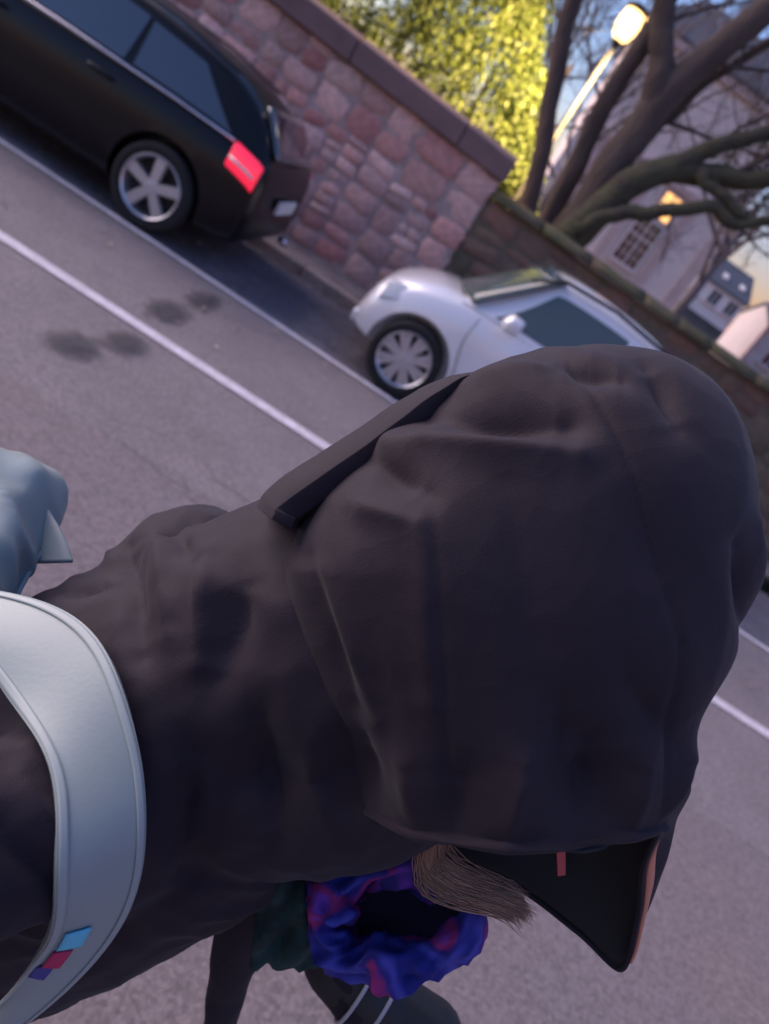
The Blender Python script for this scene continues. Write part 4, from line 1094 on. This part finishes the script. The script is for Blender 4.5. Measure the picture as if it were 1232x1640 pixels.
# orange trim on the outside of the visor, red tag inside
def rim_pt(ph, k, off):
    ar, br, sr = interp_c(ph % 360, RIM)
    return tuple(HL(ar * 1.0 + off, br * k, sr * 1.03))
b = MB(); n = 22; vs = []
for i in range(n):
    ph = 332 + 34 * i / (n - 1)
    for k, off in ((.985, .006), (.90, .013), (.80, .020)): vs.append(rim_pt(ph, k, off))
b.add(vs, [(i * 3 + j, i * 3 + j + 1, (i + 1) * 3 + j + 1, (i + 1) * 3 + j) for i in range(n - 1) for j in range(2)])
o = link("visor_trim", reloc(b.mesh("visor_trim")), M_orange, person); so = o.modifiers.new("solid", 'SOLIDIFY'); so.thickness = .003
b = MB()
q0 = np.array([.378, .536, 1.272])
b.add([tuple(q0 + HA * x + HB * y + HS * z) for z in (0, .002) for x, y in ((-.004, -.011), (.004, -.011), (.004, .012), (-.003, .013))], [(3, 2, 1, 0), (4, 5, 6, 7), (0, 1, 5, 4), (1, 2, 6, 5), (2, 3, 7, 6), (3, 0, 4, 7)])
link("red_tag", reloc(b.mesh("red_tag")), M_redtag, person, False)
# lock of hair
HP = [(.235, .500, 1.300), (.253, .501, 1.247), (.274, .492, 1.227), (.309, .489, 1.232), (.342, .490, 1.242), (.360, .488, 1.237)]
b = MB(); rr = random.Random(3)
for k in range(900):
    a = rr.uniform(0, 6.28); q_ = math.sqrt(rr.random()) * (1.0 if k % 9 else 1.9); o1 = Vector((math.cos(a) * .008, math.sin(a) * .007, math.sin(a) * .011)) * q_
    sk = rr.uniform(.72, 1.06); pts = []; dr = Vector((rr.gauss(0, .004), rr.gauss(0, .004), rr.gauss(0, .006)))
    PP = spline(HP, 30); m_ = int(29 * min(sk, 1))
    for c_, f in zip((0, .2, .4, .6, .8, 1), (.5, .85, 1.0, .9, .65, .3)):
        p = Vector(PP[int(m_ * c_)]); pts.append(tuple(p + o1 * f + dr * c_ * c_ + Vector((rr.gauss(0, .0013), rr.gauss(0, .0013), rr.gauss(0, .0013)))))
    b.tube([tuple(q) for q in spline(pts, 12)], [.0006] * 9 + [.0005, .0003, .0001], 3)
link("hair", reloc(b.mesh("hair")), M_hair, person)
# patterned scarf loop and teal scarf end
b = MB(); ring = [(.232, .530, 1.115), (.238, .512, 1.085), (.262, .497, 1.078), (.292, .490, 1.092), (.325, .490, 1.128), (.347, .510, 1.176), (.330, .548, 1.170), (.285, .560, 1.145), (.247, .545, 1.145)]
P = spline(ring + [ring[0]], 80)[:-1]
Rr = [.030 + .005 * math.sin(i * .5) + .004 * math.cos(i * .21) for i in range(len(P))]
for i in range(len(P)):
    if 36 < i < 56: Rr[i] *= .8
rings = []
cen = P.mean(0)
for i in range(len(P)):
    t = P[(i + 1) % len(P)] - P[i - 1]; t /= np.linalg.norm(t)
    n1 = P[i] - cen; n1 -= t * (n1 @ t); n1 /= np.linalg.norm(n1); n2 = np.cross(t, n1)
    ring_ = []
    for k in range(36):
        a = 2 * math.pi * k / 36
        v = Vector(P[i]) * 34 + Vector((math.cos(a), math.sin(a), 0)) * .8
        cr_ = .92 + .42 * (1 - 2.6 * abs(mnoise.noise(v * 1.25))) + .10 * math.sin(a * 7 + i * .5)
        ring_.append(tuple(P[i] + n1 * (Rr[i] * .60 * math.cos(a) * cr_) + n2 * (Rr[i] * 1.15 * math.sin(a) * cr_)))
    rings.append(ring_)
b.loft(rings + [rings[0]], True, False)
me = b.mesh("scarf"); bm = bmesh.new(); bm.from_mesh(me); bmesh.ops.remove_doubles(bm, verts=bm.verts, dist=1e-6); bmesh.ops.recalc_face_normals(bm, faces=bm.faces); bm.to_mesh(me); bm.free()
link("scarf", reloc(me), M_scarf, person)
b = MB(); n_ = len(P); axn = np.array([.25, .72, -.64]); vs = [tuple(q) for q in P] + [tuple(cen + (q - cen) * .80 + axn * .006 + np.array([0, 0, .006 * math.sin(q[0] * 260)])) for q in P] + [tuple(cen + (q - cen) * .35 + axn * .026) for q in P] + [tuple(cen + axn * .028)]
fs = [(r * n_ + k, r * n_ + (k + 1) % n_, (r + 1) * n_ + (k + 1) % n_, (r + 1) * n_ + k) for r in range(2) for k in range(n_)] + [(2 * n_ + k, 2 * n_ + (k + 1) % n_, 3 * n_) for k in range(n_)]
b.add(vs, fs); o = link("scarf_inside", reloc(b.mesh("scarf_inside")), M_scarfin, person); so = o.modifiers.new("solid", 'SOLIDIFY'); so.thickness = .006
b = MB(); n = 30; vs = []
for i in range(n):
    u = i / (n - 1)
    u_ = u
    c_ = spline([(.164, .521, 1.118), (.189, .512, 1.084), (.214, .510, 1.039), (.238, .510, .997)], n)[i]
    for j in range(9):
        v = (j - 4) / 4
        vs.append(tuple(c_ + np.array([.75, .1, .3]) * v * (.020 + .022 * u) + np.array([0, -1, .3]) * (.008 * math.sin(v * 5 + u * 7) + .006 * math.sin(u * 19 + j)) + np.array([.2, 0, -.8]) * (.016 * u ** 3 * math.sin(j * 2.3))))
b.add(vs, [(i * 9 + j, i * 9 + j + 1, (i + 1) * 9 + j + 1, (i + 1) * 9 + j) for i in range(n - 1) for j in range(8)])
o = link("teal_scarf_end", reloc(b.mesh("teal_scarf_end")), M_teal, person); so = o.modifiers.new("solid", 'SOLIDIFY'); so.thickness = .009; so.offset = 0
ss = o.modifiers.new("sub", 'SUBSURF'); ss.levels = 1; ss.render_levels = 1
# glove with reflective strips
b = MB(); capsule(b, [tuple(np.array(L_WR) - np.array([.04, -.02, 0])), L_WR, tuple(np.array(L_WR) + np.array([.03, -.01, 0]))], [.050, .047, .040], 16)
hand(b, L_WR, (.92, -.2, .05), (-.05, 0, -1), 1, .9, 1.25)
link("glove", reloc(remesh(b, "glove", .004, 3)), M_glove, person)
for k in (0.0, .034):
    c0 = np.array(L_WR) + np.array([.92, -.2, .05]) * (k - .012)
    d_ = np.array([.92, -.2, .05]); d_ /= np.linalg.norm(d_); n1 = np.cross(d_, [0, 0, 1.0]); n1 /= np.linalg.norm(n1); n2 = np.cross(d_, n1)
    b = MB(); R1 = .0505 - k * .18
    b.loft([[tuple(c0 + d_ * w_ + n1 * R1 * math.cos(2 * math.pi * q / 28) + n2 * R1 * math.sin(2 * math.pi * q / 28)) for q in range(28)] for w_ in (-.0022, .0022)], True, False)
    o = link("reflective_strip", reloc(b.mesh("reflective_strip")), M_reflect, person); so = o.modifiers.new("solid", 'SOLIDIFY'); so.thickness = .002
# trousers and shoes
b = MB()
capsule(b, [R_HIP, R_KN, (R_AN[0], R_AN[1], R_AN[2] + .03)], [.112, .085, .068], 18); capsule(b, [L_HIP, L_KN, (L_AN[0] + .02, L_AN[1], L_AN[2] + .03)], [.112, .085, .068], 18)
capsule(b, [(-.10, .50, .80), (-.13, .63, .80)], [.12, .12], 18)
tm = remesh(b, "trousers", .009, 4); fold_mesh(tm, [], HS, .3, .004, (9, 9, 9), 8)
link("trousers", reloc(tm), M_cloth2, person)
for an, tilt in ((R_AN, 0), (L_AN, .5)):
    b = MB(); h = np.array(an); fd = FD * math.cos(tilt) - np.array([0, 0, 1]) * math.sin(tilt); up = np.array([0, 0, 1]) * math.cos(tilt) + FD * math.sin(tilt)
    hz = -.045 if tilt == 0 else -.035
    capsule(b, [tuple(h - fd * .03 + up * hz), tuple(h + fd * .05 + up * hz), tuple(h + fd * .12 + up * (hz - .008)), tuple(h + fd * .165 + up * (hz - .012))], [.040, .044, .040, .030], 14)
    capsule(b, [tuple(h + up * hz), tuple(h + up * .03)], [.048, .045], 14)
    sh = link("shoe", reloc(remesh(b, "shoe", .006, 3)), M_cloth2, person)
    b = MB(); rg = []
    for zz in (-.086, -.062) if tilt == 0 else (-.078, -.055):
        rg.append([tuple(h + fd * (.068 + .145 * math.cos(2 * math.pi * k / 24)) + RT * .046 * math.sin(2 * math.pi * k / 24) + up * zz) for k in range(24)])
    b.loft(rg); o = link("sole", reloc(b.mesh("sole")), M_sole, None, False); o.parent = sh

# ------------------------------------------------------------------ mint backpack
pack = empty("backpack", (-.30, .60, .76)); tag(pack, "pale mint backpack with wide shoulder strap worn by the hooded person", "backpack")
POFF = Vector((.30, -.60, -.76))
def pk(me): me.transform(Matrix.Translation(POFF)); return me
pc = np.array([-.322, .608, .968]); PD, PW, PH = .085, .150, .205
b = MB(); rings = []
n = 40
for (zz, k) in ((-1.0, .70), (-.97, .90), (-.85, 1.0), (0, 1.03), (.75, .98), (.90, .93), (.985, .85), (1.0, .60)):
    ring = []
    for j in range(n):
        a = 2 * math.pi * j / n; c, s = math.cos(a), math.sin(a); q = 1 / (abs(c) ** 4 + abs(s) ** 4) ** .25
        ring.append(tuple(pc + RT * (c * q * PW * k) + FD * (s * q * PD * k) + np.array([0, 0, zz * PH]) + FD * (.03 * zz)))
    rings.append(ring)
b.loft(rings); o = link("pack_body", pk(b.mesh("pack_body")), M_mint, pack); ss = o.modifiers.new("sub", 'SUBSURF'); ss.levels = 2; ss.render_levels = 2
# lid with a pointed corner and its piping
b = MB(); rings = []
for (zz, k) in ((.80, 1.03), (.87, 1.08), (.90, 1.16), (.92, 1.16), (1.06, .93), (1.17, .62), (1.20, .25)):
    ring = []
    for j in range(n):
        a = 2 * math.pi * j / n; c, s = math.cos(a), math.sin(a); q = 1 / (abs(c) ** 9 + abs(s) ** 9) ** (1 / 9)
        ring.append(tuple(pc + RT * (c * q * PW * k) + FD * (s * q * PD * k) + np.array([0, 0, zz * PH]) + FD * (.03 * zz)))
    rings.append(ring)
b.loft(rings); me = b.mesh("lid"); bm = bmesh.new(); bm.from_mesh(me); bmesh.ops.recalc_face_normals(bm, faces=bm.faces); bmesh.ops.subdivide_edges(bm, edges=bm.edges, cuts=3, use_grid_fill=True, smooth=.4)
for v_ in bm.verts:
    q = Vector(v_.co) * 22
    v_.co += Vector((mnoise.noise(q), mnoise.noise(q + Vector((7, 1, 0))), mnoise.noise(q + Vector((0, 5, 9))))) * .006 + v_.normal * (.006 * (1 - 2.4 * abs(mnoise.noise(q * .7))))
bm.to_mesh(me); bm.free()
lid = link("lid", pk(me), M_mint, pack); ss = lid.modifiers.new("sub", 'SUBSURF'); ss.levels = 1; ss.render_levels = 1
b = MB(); pts = []
for j in range(n + 1):
    a = 2 * math.pi * j / n; c, s = math.cos(a), math.sin(a); q = 1 / (abs(c) ** 9 + abs(s) ** 9) ** (1 / 9)
    pts.append(tuple(pc + RT * (c * q * PW * 1.155) + FD * (s * q * PD * 1.155) + np.array([0, 0, .90 * PH]) + FD * .027))
b.tube(pts, .0032, 6); o = link("piping", pk(b.mesh("piping")), M_mint2, None); o.parent = lid

jb = jm.copy(); jbm = bmesh.new(); jbm.from_mesh(jb); JT = BVHTree.FromBMesh(jbm); jbm.free()
def outside(p, gap):
    loc, nrm, _, dist = JT.find_nearest(Vector(p))
    sd = (Vector(p) - loc).dot(nrm)
    if sd < gap or dist < gap: return np.array(loc + nrm * gap)
    return np.array(p)
def strap(outer, inner, parent, name, n=70, k=11, th=.010):
    A, B = spline(outer, n), spline(inner, n)
    top = []
    for i in range(n):
        row = []
        for j in range(k):
            v = j / (k - 1)
            p = A[i] * (1 - v) + B[i] * v + HS * (.012 * math.sin(math.pi * v))
            row.append(outside(p, .006))
        top.append(row)
    T = np.array(top)
    for rnd in range(4):
        for _ in range(12):
            T[1:-1] = .5 * T[1:-1] + .25 * (T[2:] + T[:-2])
            T[:, 1:-1] = .7 * T[:, 1:-1] + .15 * (T[:, 2:] + T[:, :-2])
        for i in range(n):
            d_ = max(float(np.dot(outside(T[i, j], .007) - T[i, j], HS)) for j in range(k))
            T[i] += HS * max(0.0, d_) * .8
    for _ in range(10): T[1:-1] = .5 * T[1:-1] + .25 * (T[2:] + T[:-2])
    b_ = MB(); b_.add([tuple(p) for p in T.reshape(-1, 3)], [(i * k + j, i * k + j + 1, (i + 1) * k + j + 1, (i + 1) * k + j) for i in range(n - 1) for j in range(k - 1)])
    me = b_.mesh(name); bm_ = bmesh.new(); bm_.from_mesh(me); bmesh.ops.recalc_face_normals(bm_, faces=bm_.faces); bm_.to_mesh(me); bm_.free()
    if np.mean([p.normal.dot(Vector(HS)) for p in me.polygons]) < 0: me.flip_normals()
    o_ = link(name, pk(me), M_mint, parent); so_ = o_.modifiers.new("solid", 'SOLIDIFY'); so_.thickness = th; so_.offset = 1
    bv_ = o_.modifiers.new("bevel", 'BEVEL'); bv_.width = .0035; bv_.segments = 3; bv_.limit_method = 'ANGLE'; bv_.angle_limit = rad(50)
    return o_, T
SO = [(-.207, .525, 1.189), (-.176, .521, 1.213), (-.135, .513, 1.244), (-.091, .499, 1.26), (-.055, .485, 1.262), (-.02, .462, 1.255), (.005, .44, 1.236), (.03, .418, 1.203), (.049, .401, 1.167), (.058, .388, 1.125), (.052, .374, 1.079), (.041, .367, 1.034), (.026, .358, .985), (.01, .349, .934)]
SI = [(-.179, .482, 1.199), (-.158, .472, 1.203), (-.139, .459, 1.207), (-.118, .446, 1.207), (-.090, .430, 1.206), (-.062, .413, 1.203), (-.040, .398, 1.192), (-.021, .385, 1.177), (-.006, .377, 1.151), (.006, .367, 1.116), (.015, .361, 1.073), (.018, .358, 1.040), (.018, .356, .997), (.006, .352, .94)]
st, T = strap(SO, SI, pack, "shoulder_strap")
def grid_normals(T):
    du = np.gradient(T, axis=0); dv = np.gradient(T, axis=1); N_ = np.cross(du, dv); N_ /= np.linalg.norm(N_, axis=2)[:, :, None]
    return N_ if (N_ @ HS).mean() > 0 else -N_
def lay(T, N_, i0, i1, j0, j1, off, m_, name, parent, ni=8, nj=4, th=.0016):
    """a thin piece lying on the strap; fractional grid indices"""
    b_ = MB(); vs = []
    def smp(A, i, j):
        a, c = int(min(i, A.shape[0] - 2)), int(min(j, A.shape[1] - 2)); u, v = i - a, j - c
        return (A[a, c] * (1 - u) + A[a + 1, c] * u) * (1 - v) + (A[a, c + 1] * (1 - u) + A[a + 1, c + 1] * u) * v
    for p in range(ni + 1):
        for q in range(nj + 1):
            i, j = i0 + (i1 - i0) * p / ni, j0 + (j1 - j0) * q / nj
            vs.append(tuple(smp(T, i, j) + smp(N_, i, j) * off))
    b_.add(vs, [(p * (nj + 1) + q, p * (nj + 1) + q + 1, (p + 1) * (nj + 1) + q + 1, (p + 1) * (nj + 1) + q) for p in range(ni) for q in range(nj)])
    o_ = link(name, pk(b_.mesh(name)), m_, None); o_.parent = parent; so_ = o_.modifiers.new("solid", 'SOLIDIFY'); so_.thickness = th; so_.offset = 0
    return o_
TN = grid_normals(T)
lay(T, TN, 0, 69, .25, 1.15, .0108, M_mint2, "strap_binding", st, 90, 3)
lay(T, TN, 0, 69, 8.6, 9.75, .0108, M_mint2, "strap_binding", st, 90, 3)
lay(T, TN, 45.6, 48.4, 4.6, 7.8, .0118, M_cyan, "strap_tag", st)
lay(T, TN, 48.8, 51.6, 5.4, 8.0, .0118, M_crim, "strap_tag", st)
lay(T, TN, 51.6, 53.6, 6.2, 8.8, .0118, M_navy, "strap_tag", st)
# far strap over the left shoulder
st2, T2 = strap([(-.243, .722, 1.174), (-.216, .706, 1.174), (-.192, .690, 1.172), (-.172, .674, 1.164)], [(-.262, .715, 1.155), (-.248, .699, 1.150), (-.241, .687, 1.138), (-.233, .663, 1.123)], pack, "shoulder_strap", 24, 7, .006)
